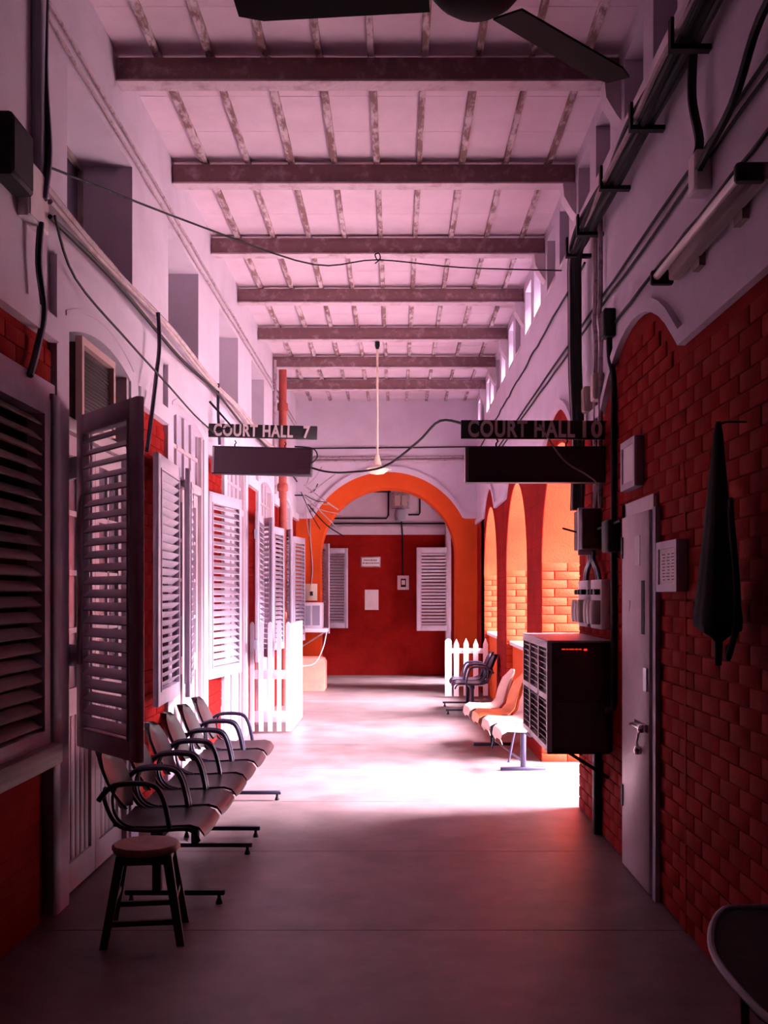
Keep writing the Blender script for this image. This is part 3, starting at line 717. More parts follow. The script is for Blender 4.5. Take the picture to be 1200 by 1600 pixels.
def waiting_bench(loc, rz, seats, feet, label, seat_m='seat', tube_m='tube', group=None):
    b = empty('waiting_bench', loc, rz, label, 'bench', group)
    for y in seats: seat_unit(b, y, seat_m, tube_m)
    y0, y1 = min(seats+feet)-0.02, max(seats+feet)+0.02
    MB().box(-0.03, 0.03, y0, y1, 0.325, 0.372, ch=0.006).build('beam', M[tube_m], b)
    for y in feet:
        MB().box(-0.022, 0.022, y-0.022, y+0.022, 0.06, 0.33, ch=0.004).build('leg', M[tube_m], b)
        ft = MB().box(-0.16, 0.34, y-0.02, y+0.02, 0.045, 0.07, ch=0.005).build('foot_bar', M[tube_m], b)
        for x in (-0.13, 0.31):
            MB().lathe([(0.018, 0.0), (0.016, 0.01), (0.009, 0.03), (0.009, 0.045)], 10, Matrix.Translation((x, y, 0))).build('foot_pad', M['black'], ft)
    return b
GB = 'metal waiting benches on the left'
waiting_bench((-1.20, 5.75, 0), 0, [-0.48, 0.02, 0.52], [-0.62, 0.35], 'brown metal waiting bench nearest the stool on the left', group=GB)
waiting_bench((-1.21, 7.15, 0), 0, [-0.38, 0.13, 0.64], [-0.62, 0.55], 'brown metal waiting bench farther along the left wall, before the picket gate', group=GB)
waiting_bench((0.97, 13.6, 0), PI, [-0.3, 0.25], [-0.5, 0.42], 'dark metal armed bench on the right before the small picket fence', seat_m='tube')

# ---------------------------------------------------------------- moulded shell seats on the right
def shell_bench(loc, rz):
    b = empty('shell_seat_bench', loc, rz, 'row of moulded plastic bucket seats along the right wall behind the metal cabinet', 'bench')
    for i, (y, mt, lb) in enumerate(((0.85, 'cream_plastic', None), (0.28, 'cream_plastic', None), (-0.3, 'orange_plastic', 'orange moulded seat shell'), (-0.87, 'cream_plastic', None))):
        prof = [(0.235, 0.300, 0.165), (0.257, 0.345, 0.195), (0.247, 0.392, 0.208), (0.20, 0.42, 0.213), (0.05, 0.41, 0.215), (-0.06, 0.415, 0.215), (-0.13, 0.46, 0.215), (-0.175, 0.56, 0.21), (-0.215, 0.67, 0.18), (-0.24, 0.74, 0.13), (-0.25, 0.77, 0.07)]
        vs = []; fs = []; K = 12
        for j, (x, z, h_) in enumerate(prof):
            lift = 0.055 if 2 < j < 9 else 0.02
            for k in range(K+1):
                u = -1+2*k/K
                back = min(1, max(0, (j-4)/3))
                vs.append((x+lift*abs(u)**3*back, y+u*h_, z-0.028*abs(u)**5*(1-back)))
        nn = len(vs); W_ = K+1
        vs2 = [(a-0.006*(1 if q/W_ > 5 else 0), b_, c-0.009) for q, (a, b_, c) in enumerate(vs)]
        for j in range(len(prof)-1):
            for k in range(K):
                q = (j*W_+k, j*W_+k+1, (j+1)*W_+k+1, (j+1)*W_+k); fs.append(q); fs.append(tuple(nn+t for t in reversed(q)))
            a = j*W_; fs.append((a, a+W_, nn+a+W_, nn+a)); a = j*W_+K; fs.append((a, nn+a, nn+a+W_, a+W_))
        e0 = (len(prof)-1)*W_
        for k in range(K): fs.append((k, nn+k, nn+k+1, k+1)); fs.append((e0+k, e0+k+1, nn+e0+k+1, nn+e0+k))
        MB().add(vs+vs2, fs, True).build('seat_shell', M[mt], b, label=lb)
    MB().box(-0.03, 0.03, -1.15, 1.15, 0.345, 0.39, ch=0.005).build('beam', M['tube'], b)
    for y in (-0.75, 0.75):
        MB().box(-0.022, 0.022, y-0.022, y+0.022, 0.03, 0.35, ch=0.004).build('leg', M['tube'], b)
        MB().box(-0.20, 0.20, y-0.025, y+0.025, 0.0, 0.03, ch=0.005).build('foot_bar', M['tube'], b)
    MB().tube([(0.0, -0.73, 0.07), (0.0, 0.73, 0.07)], 0.010).build('stretcher', M['tube'], b)
    for y in (-0.42, 0.42):
        MB().tube([(0.0, y, 0.34), (0.07, y+0.03, 0.02)], 0.010).build('brace', M['tube'], b)
    return b
shell_bench((1.045, 9.75, 0), PI+math.radians(5))

# ---------------------------------------------------------------- stool
st = empty('wooden_stool', (-1.14, 4.66, 0), math.radians(8), 'dark wooden stool with a worn round seat in the left foreground', 'stool')
MB().lathe([(0.145, 0.385), (0.153, 0.392), (0.153, 0.408), (0.146, 0.418), (0.06, 0.414), (0.01, 0.413)], 12).build('seat', M['stoolseat'], st, label='worn reddish-brown seat top')
ap = MB()
for a, b in (((-0.10, -0.11), (0.10, -0.11)), ((0.11, -0.10), (0.11, 0.10)), ((0.10, 0.11), (-0.10, 0.11)), ((-0.11, 0.10), (-0.11, -0.10))):
    x0, x1 = sorted((a[0], b[0])); y0, y1 = sorted((a[1], b[1])); ap.box(x0-0.008, x1+0.008, y0-0.008, y1+0.008, 0.345, 0.387)
ap.build('apron', M['darkwood'], st)
def sq_leg(x0, y0, x1, y1, z1, w0=0.017, w1=0.020):
    vs = [(x1+a*w0, y1+b*w0, 0) for a, b in ((-1, -1), (1, -1), (1, 1), (-1, 1))]+[(x0+a*w1, y0+b*w1, z1) for a, b in ((-1, -1), (1, -1), (1, 1), (-1, 1))]
    return MB().add(vs, [(3, 2, 1, 0), (4, 5, 6, 7), (0, 1, 5, 4), (1, 2, 6, 5), (2, 3, 7, 6), (3, 0, 4, 7)])
for sx in (-1, 1):
    for sy in (-1, 1): sq_leg(sx*0.10, sy*0.10, sx*0.165, sy*0.165, 0.387).build('leg', M['darkwood'], st)
for z, k in ((0.10, 0.148), (0.18, 0.134)):
    for s in (-1, 1):
        if z < 0.15: MB().box(-k, k, s*k-0.010, s*k+0.010, z-0.012, z+0.012, ch=0.002).build('stretcher', M['darkwood'], st)
        else: MB().box(s*k-0.010, s*k+0.010, -k, k, z-0.012, z+0.012, ch=0.002).build('stretcher', M['darkwood'], st)

# ---------------------------------------------------------------- dark chair at the lower right corner
ch_ = empty('dark_bench', (1.12, 2.95, 0), 0, 'black bench with a rounded seat corner cut off by the lower right corner', 'bench')
poly = [(0.19, -0.52), (-0.10, -0.52), (-0.17, -0.47), (-0.205, -0.36), (-0.20, 0.0), (-0.13, 0.27), (-0.04, 0.45), (0.03, 0.49), (0.19, 0.49)]
MB().prism(poly, 0.475, 0.495, 'xy').build('seat', M['black'], ch_)
lp = smooth_path([(x, y, 0.497) for x, y in poly], 4)
MB().tube(lp, 0.011, 8).build('seat_rim', M['grey'], ch_, label='lighter worn metal rim')
for x, y in ((-0.12, -0.42), (0.15, -0.42), (0.0, 0.36), (0.15, 0.36)):
    MB().tube([(x, y, 0.476), (x+0.01, y, 0.0)], 0.014).build('leg', M['tube'], ch_)
MB().box(0.17, 0.195, -0.52, 0.49, 0.495, 0.53, ch=0.004).build('back_rail', M['tube'], ch_)

# ---------------------------------------------------------------- picket fences
def picket(w_=0.075, h_=0.90, t=0.02, pointed=True):
    top = [(w_/2, h_-0.09), (0, h_), (-w_/2, h_-0.09)] if pointed else [(w_/2, h_-0.035), (w_*0.28, h_-0.008), (0, h_), (-w_*0.28, h_-0.008), (-w_/2, h_-0.035)]
    return MB().prism([(-w_/2, 0.0), (w_/2, 0.0)]+top, -t/2, t/2, 'xz').mesh('picket', M['picket'])
fr = empty('picket_fence', (1.02, 15.3, 0), label='small white picket fence across the right side before the end arch', cat='fence')
pk = picket(0.075, 0.86)
inst('picket', picket(0.10, 0.86, pointed=False), fr, (-0.25, 0, 0.02))
for k in range(4): inst('picket', pk, fr, (-0.13+k*0.145, 0, 0.02+0.01*(k % 2)))
for z in (0.17, 0.66): MB().box(-0.26, 0.31, 0.012, 0.04, z, z+0.075, ch=0.004).build('rail', M['picket'], fr)
gt = empty('picket_gate', (-1.42, 11.4, 0), label='tall white picket gate standing out from the left wall', cat='gate')
pk2 = picket(0.05, 1.22, pointed=False)
for k in range(5): inst('picket', pk2, gt, (-0.19+k*0.10, 0, 0.02))
for z in (0.12, 0.60): MB().box(-0.22, 0.24, 0.012, 0.04, z, z+0.10 if z > 0.3 else z+0.12, ch=0.004).build('rail', M['picket'], gt)
gs = empty('picket_fence', (-1.185, 11.47, 0), PI/2, 'long white picket fence running along the left doors behind the gate', 'fence')
pk3 = picket(0.09, 1.20, pointed=False)
for k in range(8): inst('picket', pk3, gs, (0.06+k*0.17, 0, 0.02))
for z in (0.15, 0.62, 1.0): MB().box(0.0, 1.30, 0.012, 0.04, z, z+0.09, ch=0.004).build('rail', M['picket'], gs)

# ---------------------------------------------------------------- metal cabinet (outdoor cooling unit) on the right wall
cb = empty('cooling_unit', (0.92, 6.27, 0.58), label='large dark metal cooling unit bracketed to the right wall', cat='cooling unit')
MB().box(0.03, 0.405, 0.0, 1.20, 0.0, 0.67, ch=0.008).build('casing', M['cabinet'], cb)
MB().box(0.0, 0.41, -0.008, 1.208, 0.67, 0.685, ch=0.003).build('top_sheet', M['louvremetal'], cb)
fm = MB()
for y in (0.0, 0.38, 0.80, 1.165): fm.box(0.0, 0.03, y, y+0.035, 0.0, 0.67)
for z in (0.0, 0.315, 0.635): fm.box(0.0, 0.03, 0.035, 1.165, z, z+0.035)
fm.build('front_frame', M['louvremetal'], cb)
T = Matrix.Rotation(math.radians(35), 4, 'Y')
slm = MB().box(-0.012, 0.012, 0, 0.345, -0.002, 0.002, mtx=T).mesh('slat', M['louvremetal'])
for c_ in range(3):
    for r_ in range(2):
        for k in range(7):
            inst('slat', slm, cb, (0.015, (0.035, 0.415, 0.835)[c_], 0.062+r_*0.318+k*0.038), scale=(1, 1.0 if c_ != 1 else 1.1, 1))
MB().box(0.06, 0.36, -0.006, 0.0, 0.03, 0.30).build('access_panel', M['cabinet'], cb)
sg = MB(); x = 0.09
for wv in (0.022, 0.012, 0.03, 0.018, 0.014): sg.box(x, x+wv, -0.003, 0.0, 0.628, 0.634); x += wv+0.006
sg.box(0.225, 0.245, -0.003, 0.0, 0.622, 0.634)
sg.build('lit_display', M['redled'], cb, label='small glowing red display marks')
for y in (0.12, 1.05):
    MB().box(0.02, 0.413, y, y+0.04, -0.03, 0.0).build('wall_bracket', M['cable'], cb)
    MB().tube([(0.15, y+0.02, -0.02), (0.405, y+0.02, -0.18)], 0.012, 6).build('wall_bracket', M['cable'], cb)
MB().box(1.27, XR-0.012, 6.58, 6.66, 0, 0.548, ch=0.01).build('drain_pipe', M['black'], label='dark square drain post on the floor below the cooling unit', cat='pipe')

# ---------------------------------------------------------------- right door
d = empty('door_10', (XR, 5.50, 0), kind='structure')
MB().box(-0.05, -0.012, -0.29, 0.33, 0.02, 1.98, ch=0.003).build('door_leaf', M['door'], d)
MB().box(-0.03, -0.012, 0.33, 0.42, 0.0, 2.06).box(-0.03, -0.012, -0.30, 0.42, 1.985, 2.06).build('door_frame', M['door'], d)
MB().box(-0.035, -0.012, -0.36, -0.30, 0.0, 1.99).build('door_stop', M['grey'], d)
MB().box(-0.054, -0.050, -0.20, -0.14, 1.34, 1.62).build('vision_slot', M['void'], d)
MB().box(-0.053, -0.050, -0.10, 0.02, 1.70, 1.86).build('posted_sheet', M['paper'], d)
MB().box(-0.060, -0.050, -0.27, -0.20, 1.05, 1.17, ch=0.003).build('pull_plate', M['metal'], d)
lt = MB().box(-0.058, -0.050, -0.28, 0.0, 0.84, 0.88, ch=0.002).tube([(-0.075, -0.26, 0.86), (-0.085, -0.10, 0.865), (-0.075, 0.0, 0.85)], 0.012).tube([(-0.075, -0.20, 0.86), (-0.09, -0.19, 0.78), (-0.075, -0.17, 0.74)], 0.008)
lt.lathe([(0.02, -0.02), (0.028, 0.0), (0.02, 0.02)], 12, Matrix.Translation((-0.075, -0.25, 0.86))).lathe([(0.018, -0.02), (0.024, 0.0), (0.018, 0.02)], 12, Matrix.Translation((-0.075, -0.16, 0.735)))
lt.build('latch', M['chrome'], d)
vs, fs = text_mb('7', 0.09, 0.001)
R = Matrix.Translation((-0.0515, 0.14, 1.48)) @ Matrix.Rotation(-PI/2, 4, 'Z') @ Matrix.Rotation(PI/2, 4, 'X')
MB().add([R @ v for v in vs], fs).build('chalk_mark', M['flange'], d)
for z in (0.35, 1.75): MB().box(-0.056, -0.03, 0.30, 0.34, z, z+0.12).build('hinge', M['cable'], d)

# frames on the right wall
def wall_frame(y0, y1, z0, z1, t, name, label, inner):
    e = empty(name, (XR, (y0+y1)/2, z0), label=label, cat='notice'); h = (y1-y0)/2; H = z1-z0; b = 0.035
    MB().box(-t, -0.012, -h, h, 0, H).build('backing', M['grey'], e)
    MB().box(-t-0.012, -t, -h, -h+b, 0, H).box(-t-0.012, -t, h-b, h, 0, H).box(-t-0.012, -t, -h+b, h-b, 0, b).box(-t-0.012, -t, -h+b, h-b, H-b, H).build('frame', M['shutter'], e)
    s = MB().box(-t-0.004, -t, -h+b, h-b, b, H-b).build('sheet', M[inner], e)
    return e, h, H
wall_frame(5.48, 5.82, 2.13, 2.40, 0.05, 'framed_notice', 'white box-framed notice on the red wall above the right door', 'paper')
e, h, H = wall_frame(4.66, 5.02, 1.56, 1.80, 0.05, 'framed_notice', 'framed printed list on the red wall right of the narrow door', 'paper')
ik = MB()
for k in range(9):
    for q in range(3): ik.box(-0.0555, -0.0545, -h+0.06+q*0.08, -h+0.06+q*0.08+random.uniform(0.03, 0.06), 0.055+k*0.015, 0.060+k*0.015)
ik.build('printed_lines', M['ink'], e)

# hanging dark cloth cone
cl = empty('cloth_cover', (1.215, 3.87, 1.40), label='dark tapering cloth cover hanging on the red brick wall at right', cat='cover')
vs = []; fs = []; K = 20
prof = [(0.012, 0.80), (0.022, 0.75), (0.045, 0.54), (0.07, 0.32), (0.092, 0.16), (0.108, 0.05), (0.105, 0.02), (0.05, 0.0), (0.02, -0.03), (0.015, -0.12)]
for i, (r_, z) in enumerate(prof):
    for k in range(K):
        a = 2*PI*k/K; rr = r_*(1+0.10*math.sin(5*a+i*0.2)*(1 if 1 < i < 8 else 0.3))
        vs.append((rr*0.8*math.cos(a), rr*1.05*math.sin(a), z+0.012*math.sin(3*a)*(1 if 4 < i < 8 else 0)))
for i in range(len(prof)-1):
    for k in range(K): fs.append((i*K+k, i*K+(k+1) % K, (i+1)*K+(k+1) % K, (i+1)*K+k))
fs.append(tuple(range(K))); fs.append(tuple(range((len(prof)-1)*K, len(prof)*K)))
MB().add(vs, fs, True).build('cloth', M['cloth'], cl)
MB().tube([(0, 0, 0.79), (0.03, 0, 0.80), (0.112, 0, 0.80)], 0.004).build('hook', M['cable'], cl)
MB().tube(smooth_path([(0.03, -0.05, 0.50), (0.0, -0.15, 0.42), (0.02, -0.16, 0.1), (0.0, -0.12, -0.08), (0.02, -0.05, -0.05)], 5), 0.012).build('cord', M['cloth'], cl)

# tube light fixture
tl = empty('tube_light', (1.20, 4.22, 3.04), label='unlit fluorescent tube fitting on the white right wall', cat='lamp')
MB().tube([(0.02, -0.60, 0.0), (0.02, 0.60, 0.0)], 0.018, 12).build('tube', M['tubelight'], tl)
MB().box(0.065, 0.115, -0.62, 0.55, -0.03, 0.03, ch=0.006).build('batten', M['oldwood'], tl)
for s in (-1, 1): MB().box(-0.005, 0.10, s*0.60-0.02, s*0.60+0.02, -0.035, 0.03, ch=0.008).build('end_holder', M['black'], tl)
for y in (-0.3, 0.25): MB().box(0.105, 0.133, y-0.05, y+0.05, -0.07, 0.02).build('wall_block', M['oldwood'], tl)

# ---------------------------------------------------------------- fuse boards on the right
for i, y in enumerate((6.50, 6.96)):
    b = empty('fuse_board', (XR, y, 1.33), label=('white fuse board nearer the right door, above the cooling unit', 'white fuse board nearer the sunlit arch, above the cooling unit')[i], cat='fuse board', group='fuse boards over the cooling unit')
    MB().box(-0.07, -0.012, -0.17, 0.17, 0, 0.31, ch=0.004).build('backboard', M['paper'], b)
    for k in range(3):
        yy = -0.105+k*0.105
        MB().lathe([(0.040, 0.0), (0.044, 0.02), (0.046, 0.08), (0.044, 0.13), (0.038, 0.15)], 14, Matrix.Translation((-0.085, yy, 0.03))).build('fuse', M['fuse'], b)
        MB().box(-0.105, -0.07, yy-0.035, yy+0.035, 0.215, 0.25, ch=0.005).build('switch', M['black'], b)
    for dy in (-0.03, 0.03):
        q = (6.80, 6.70)[1-i]-y
        MB().tube(smooth_path([(-0.05, q+dy, 0.50), (-0.05, q+dy, 0.44), (-0.05, q*.35+dy, 0.38), (-0.05, dy, 0.305)], 5), 0.014).build('feed_conduit', M['tube'], b)
sbx = empty('switch_box', (XR, 6.75, 1.84), label='dark metal switch box above the two fuse boards', cat='switch box')
MB().box(-0.14, -0.012, -0.15, 0.15, 0, 0.26, ch=0.006).build('box_body', M['cabinet'], sbx)
MB().box(-0.142, -0.012, -0.04, 0.0, -0.035, 0.275).build('side_plate', M['paper'], sbx)
MB().tube([(-0.14, 0.05, 0.12), (-0.22, 0.12, 0.15)], 0.007).build('lever', M['cable'], sbx)
sb2 = empty('switch_box', (XR, 6.12, 1.80), label='small black box beside the top corner of the right door', cat='switch box')
MB().box(-0.09, -0.012, -0.08, 0.10, 0, 0.19, ch=0.01).build('box_body', M['black'], sb2)
MB().tube([(-0.05, -0.25, 0.17), (-0.05, 0.4, 0.165)], 0.008).build('hanger_bar', M['cable'], sb2)
for (y, z, lb) in ((6.95, 2.78, 'upper junction box where the black cables pass on the white right wall'), (6.62, 2.80, 'second junction box beside the upper one on the cable drop'), (6.28, 3.12, 'small black box beside the big red blind arch crown'), (4.38, 3.26, 'white junction box above the tube light')):
    b = empty('junction_box', (XR, y, z), label=lb, cat='junction box')
    mt = 'paper' if y < 5 else ('black' if y < 6.5 else 'fuse')
    MB().box(-0.07, -0.001, -0.055, 0.055, 0, 0.17, ch=0.006).build('box_body', M[mt], b)
    MB().box(-0.074, -0.07, -0.045, 0.045, 0.01, 0.16, ch=0.002).build('cover', M[mt], b)

# ---------------------------------------------------------------- cables and conduits
def cable(name, pts, r, m, label, group=None, k=5, cat='cable', seg=6):
    return MB().tube(smooth_path(pts, k), r, seg).build(name, M[m], label=label, cat=cat, group=group)
# bundle along the right wall, on brackets, then dropping
bun = empty('cable_bundle', (XR-0.085, 4.8, 3.90), label='thick black cable bundle along the upper right wall, dropping past the right sign', cat='cables')
for i in range(15):
    dx = 0.020*(i % 5)-0.025; dz = 0.026*(i//5)+0.012; pts = []
    for y in (2.2, 2.8, 3.4, 4.0, 4.6, 5.2, 5.8, 6.3, 6.8): pts.append((-dx+random.uniform(-.012, .012), y-4.8, dz+random.uniform(-0.035, 0.012)))
    dx *= 0.6; pts += [(-0.01-dx, 2.20+0.010*i, -0.04), (-dx, 2.28+0.008*i, -0.3), (-dx, 2.26+0.008*i, -0.8), (-dx, 2.16+0.006*i, -1.3), (-0.01-dx, 2.12+0.008*i, -1.78)]
    MB().tube(smooth_path(pts, 5), 0.015 if i != 5 else 0.010, 6).build('cable', M['cable' if i not in (5, 9) else 'palecable'], bun)
for y, lb in ((3.2, 'black cable bracket nearest the top right corner of the view'), (4.35, 'second black cable bracket, above the drop to the white junction box'), (5.1, 'black cable bracket above the lower end of the tube light'), (5.85, 'black cable bracket above the red blind arch crown'), (6.6, 'black cable bracket just before the bundle turns down'), (7.02, 'black cable bracket where the bundle turns down')):
    MB().box(XR-0.175, XR-0.001, y-0.022, y+0.022, 3.855, 3.877).box(XR-0.175, XR-0.160, y-0.022, y+0.022, 3.877, 3.99).build('cable_bracket', M['cable'], label=lb, cat='bracket', group='brackets of the right cable bundle')
MB().box(XR-0.09, XR-0.001, YN+0.1, 7.3, 4.07, 4.15, ch=0.008).build('trim_9', M['soot'], kind='structure')
for z, r_, lb in ((3.46, 0.009, 'upper of two thin wires clipped along the white right wall'), (3.40, 0.009, 'lower of two thin wires clipped along the white right wall')):
    MB().tube([(XR-0.012, y, z+random.uniform(-.006, .006)) for y in lin(3.0, 16.9, 30)], r_, 5).build('wire', M['cable'], label=lb, cat='wire')
MB().tube([(XR-0.012, y, 3.88+random.uniform(-.012, .012)) for y in lin(7.2, 16.9, 40)], 0.009, 5).build('wire', M['cable'], label='beaded thin wire high on the far right wall', cat='wire')
MB().tube([(XR-0.009, y, 3.20+random.uniform(-.005, .005)) for y in lin(3.6, 6.2, 12)], 0.010, 5).build('wire', M['cable'], label='clipped wire passing just above the tube light', cat='wire')
cable('cable', [(1.28, 4.42, 3.90), (1.28, 4.44, 3.7), (1.30, 4.40, 3.5), (1.28, 4.38, 3.42)], 0.02, 'cable', 'thick black cable dropping from the bundle to the white junction box')
cable('cable', [(1.28, 3.2, 3.60), (1.28, 3.6, 3.58), (1.28, 3.9, 3.42), (1.28, 4.3, 3.36), (1.28, 4.4, 3.30)], 0.018, 'cable', 'dark bent conduit entering from the upper right edge')
for i, (y, lb) in enumerate(((6.72, 'grey conduit left of the pair dropping past the right sign'), (6.55, 'grey conduit right of the pair dropping past the right sign'))):
    cable('conduit', [(XR-0.03, y, 4.0), (XR-0.03, y, 3.5), (XR-0.03, y+0.04, 3.35), (XR-0.03, y-0.02, 3.2), (XR-0.03, y, 2.9), (XR-0.03, y, 2.1)], 0.016, 'conduit', lb, cat='conduit')
cable('conduit', [(XR-0.03, 6.28, 3.2), (XR-0.03, 6.26, 3.0), (XR-0.03, 6.16, 2.85), (XR-0.03, 6.15, 2.5), (XR-0.03, 6.15, 1.8), (XR-0.03, 6.15, 0.95), (XR-0.045, 6.16, 0.86), (XR-0.05, 6.24, 0.84)], 0.019, 'black', 'long dark pipe beside the right door, bent into the cooling unit', cat='pipe', seg=10)
MB().tube([(XR-0.006+0, 7.55+0.06*math.cos(a), 2.92+0.06*math.sin(a)) for a in [2*PI*i/16 for i in range(16)]], 0.006, 5, closed=True).build('wire_ring', M['cable'], label='small wire ring on the white right wall above the sign', cat='ring')
# left wall
for z, lb in ((4.37, 'upper of two conduits along the top of the left wall'), (4.29, 'lower of two conduits along the top of the left wall')):
    MB().tube([(XL+0.015, y, z+random.uniform(-.006, .006)) for y in lin(2.2, 16.9, 34)], 0.011, 6).build('conduit', M['conduit'], label=lb, cat='conduit')
for i, (z, r_, mt, lb) in enumerate(((3.43, 0.020, 'palecable', 'thick pale cable, topmost of the sagging lines on the left wall'), (3.38, 0.014, 'palecable', 'pale cable second from top on the left wall'), (3.34, 0.010, 'palecable', 'thin pale cable under the thick one on the left wall'), (3.31, 0.012, 'cable', 'dark cable lowest of the sagging lines on the left wall'))):
    pts = []
    for j, y in enumerate(lin(4.75, 16.5, 18)):
        pts.append((XL+0.045+0.02*(i % 2), y, z+0.02*math.sin(y*1.9+i)+0.004*(y-4.7)))
    cable('cable', pts, r_, mt, lb, k=4)
cable('cable', [(-1.63, 4.78, 4.6), (-1.63, 4.74, 4.0), (-1.61, 4.74, 3.6), (-1.62, 4.70, 3.36)], 0.016, 'tube', 'blue-black vertical cable beside the white box at upper left')
cable('cable', [(-1.62, 4.66, 3.24), (-1.63, 4.66, 3.05), (-1.62, 4.70, 2.85), (-1.63, 4.64, 2.66), (-1.63, 4.55, 2.52)], 0.016, 'tube', 'blue-black cable dropping from the white box toward the nearest window')
lbx = empty('junction_box', (XL, 4.66, 3.22), label='white junction box on the left wall amid dark cables', cat='junction box')
MB().box(0.001, 0.05, -0.15, 0.12, 0.0, 0.26, ch=0.005).build('box_body', M['paper'], lbx)
MB().box(0.05, 0.055, -0.13, 0.10, 0.015, 0.245, ch=0.002).build('cover', M['paper'], lbx)
lb2 = empty('switch_box', (XL, 4.33, 3.28), label='black box on the left wall beside the white junction box', cat='switch box')
MB().box(0.001, 0.09, -0.12, 0.14, 0.0, 0.26, ch=0.01).build('box_body', M['black'], lb2)
MB().box(0.09, 0.095, -0.10, 0.12, 0.02, 0.24, ch=0.002).build('cover', M['black'], lb2)
MB().box(XL+0.001, XL+0.05, 4.68, 4.76, 3.47, ZC-0.02, ch=0.006).build('cable_duct', M['grey'], label='dark vertical duct rising to the ceiling at upper left', cat='duct')
cable('cable', [(XL+0.09, 4.74, 3.30), (-1.60, 5.1, 3.12), (-1.52, 5.8, 2.98), (-1.50, 6.7, 2.92), (-1.56, 7.9, 2.93), (-1.60, 9.0, 2.96)], 0.007, 'cable', 'thin black wire sagging from the white box to the Court Hall 7 sign')
cable('cable', [(-1.62, 4.74, 3.53), (-1.2, 6.2, 3.78), (-0.6, 7.4, 3.93), (-0.15, 8.0, 4.16), (0.5, 8.0, 4.10), (1.32, 8.2, 4.14)], 0.006, 'cable', 'long thin wire crossing the corridor below the beams')
cable('cable', [(-0.155, 8.0, 4.16), (-0.17, 8.0, 4.20), (-0.14, 8.0, 4.21), (-0.13, 8.0, 4.17), (-0.17, 8.0, 4.13)], 0.005, 'cable', 'small loop of wire hanging from the thin crossing wire')
cable('cable', [(-0.745, 9.03, 2.66), (-0.60, 8.8, 2.60), (-0.40, 8.5, 2.56), (-0.10, 8.0, 2.545), (0.15, 7.5, 2.66), (0.30, 7.1, 2.75), (0.45, 6.55, 2.63)], 0.009, 'cable', 'black cable slung between the two hanging signs')
cable('cable', [(-0.90, 9.03, 2.85), (-0.74, 9.02, 2.83), (-0.70, 9.02, 2.76), (-0.75, 9.02, 2.70)], 0.007, 'cable', 'short looped cable at the right end of the left display box')
cable('cable', [(0.9, 6.46, 2.62), (1.05, 6.47, 2.40), (1.20, 6.46, 2.30), (1.27, 6.5, 2.24), (1.29, 6.7, 2.1)], 0.006, 'palecable', 'thin wire hanging across the right display box')
for i, (y, lb) in enumerate(((6.95, 'dark bent cable dropping to the air conditioner door'), (9.25, 'dark vertical cable beside the Court Hall 7 sign'))):
    cable('cable', [(XL+0.09, y-0.15, 3.42), (XL+0.09, y-0.12, 3.2), (XL+0.09, y-0.2, 3.0), (XL+0.10, y-0.35, 2.75), (XL+0.10, y-0.50, 2.45)] if i == 0 else [(XL+0.06, y, 3.45), (XL+0.06, y, 3.2), (XL+0.07, y+0.02, 2.9)], 0.014, 'tube', lb)
# pale cable hanging down beside the nearest door
cable('cable', [(-1.56, 5.25, 2.15), (-1.57, 5.18, 2.08), (-1.585, 5.12, 2.0), (-1.585, 5.10, 1.8), (-1.585, 5.11, 1.5), (-1.585, 5.10, 1.2)], 0.010, 'palecable', 'pale cable hanging down the frame of the nearest left door')
# red drainpipe at far left
dp = empty('drain_pipe', (-1.588, 14.25, 0), label='red drainpipe rising to the ceiling on the far left wall', cat='pipe')
MB().tube([(0, 0, 0.0), (0, 0, 4.72)], 0.055, 14).build('pipe', M['redpipe'], dp)
for z in (1.2, 2.98, 4.1): MB().lathe([(0.07, z), (0.075, z+0.02), (0.075, z+0.09), (0.062, z+0.11)], 14).build('collar', M['redpipe'], dp)
MB().tube([(XL+0.03, 13.8, 2.9), (XL+0.03, 13.8, 4.7)], 0.025, 8).build('conduit', M['conduit'], label='dark conduit beside the red drainpipe', cat='conduit')
# tangle at the arch's left springing
tg = empty('wire_tangle', (-1.42, 16.6, 3.15), label='tangle of loose wires fanning out at the left springing of the far arch', cat='wires')
for i in range(12):
    a = Vector((random.uniform(-.12, .06), random.uniform(-.3, .3), random.uniform(-.15, .22)))
    b = a+Vector((random.uniform(0.0, 0.62), random.uniform(-.1, .1), random.uniform(-0.75, 0.45)))
    MB().tube(smooth_path([a, (a+b)/2+Vector((0, 0, random.uniform(-.08, .02))), b], 5), 0.007 if i % 2 else 0.010, 5).build('wire', M['palecable' if i % 3 else 'cable'], tg)
MB().tube([(-0.235, 0, 0), (-0.1, 0, 0.0)], 0.012).build('tie_hook', M['cable'], tg)
cable('wire', [(-1.42, 16.98, 3.1), (-1.44, 16.99, 2.6), (-1.40, 16.99, 2.0), (-1.42, 16.97, 1.70)], 0.010, 'palecable', 'pale wire running down the left pier of the far arch', cat='wire')

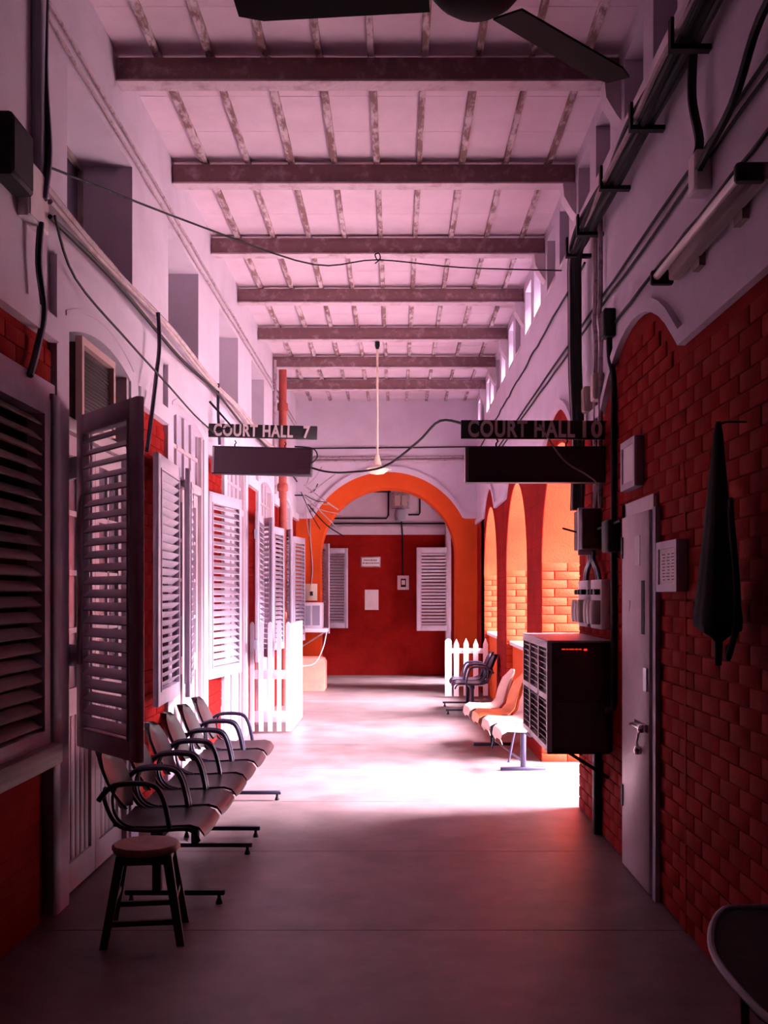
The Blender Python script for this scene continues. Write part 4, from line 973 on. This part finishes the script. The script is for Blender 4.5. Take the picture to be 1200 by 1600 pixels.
# ---------------------------------------------------------------- things at the foot of the far arch, left
pb = empty('arch_plinth', (-1.36, 16.55, 0), label='low faded red plinth with a rounded top at the left foot of the far arch', cat='plinth')
MB().prism([(-0.24, 0), (0.20, 0), (0.20, 0.44), (0.17, 0.50), (0.12, 0.52), (-0.24, 0.52)], -0.22, 0.43, 'xz').build('plinth_body', M['pinkred'], pb)
sh = empty('bracket_shelf', (-1.32, 16.76, 0.93), label='white shelf carrying the box monitor by the far arch', cat='shelf')
MB().box(-0.3, 0.20, -0.23, 0.22, 0, 0.06, ch=0.008).build('shelf_board', M['picket'], sh)
MB().tube([(0.15, 0, 0.0), (-0.25, 0, -0.25)], 0.012).build('shelf_brace', M['metal'], sh)
MB().tube([(-0.25, 0, -0.25), (-0.34, 0, -0.27)], 0.012).build('shelf_brace', M['metal'], sh)
mo = empty('air_conditioner', (-1.38, 16.78, 0.99), label='white box unit with two grey grille panels on the shelf by the far arch', cat='air conditioner')
MB().box(-0.2, 0.17, -0.16, 0.2, 0, 0.42, ch=0.012).build('casing', M['picket'], mo)
MB().box(-0.17, -0.02, -0.168, -0.16, 0.05, 0.37).box(0.01, 0.13, -0.168, -0.16, 0.05, 0.37).build('grille', M['grey'], mo)
cable('wire', [(-1.13, 16.5, 0.93), (-1.17, 16.29, 0.7), (-1.30, 16.29, 0.45), (-1.5, 16.29, 0.40)], 0.008, 'picket', 'thin white wire drooping from the shelf by the far arch', cat='wire')
sw = empty('switch_board', (-1.42, YE, 1.44), label='cream switch board with a black knob on the left pier of the far arch', cat='switch board')
MB().box(-0.10, 0.10, -0.03, -0.001, 0, 0.28, ch=0.006).build('backboard', M['ivory'], sw)
MB().box(-0.02, 0.03, -0.045, -0.03, 0.08, 0.15, ch=0.004).build('knob', M['black'], sw)
# hinge blocks for first shutter
a_ = [o for o in COL.objects if o.name == 'louvred_shutter'][0]
for z in (0.40, 1.36): MB().box(-0.13, 0.0, -0.016, 0.016, z, z+0.11, ch=0.003).build('hinge_block', M['grey'], a_)
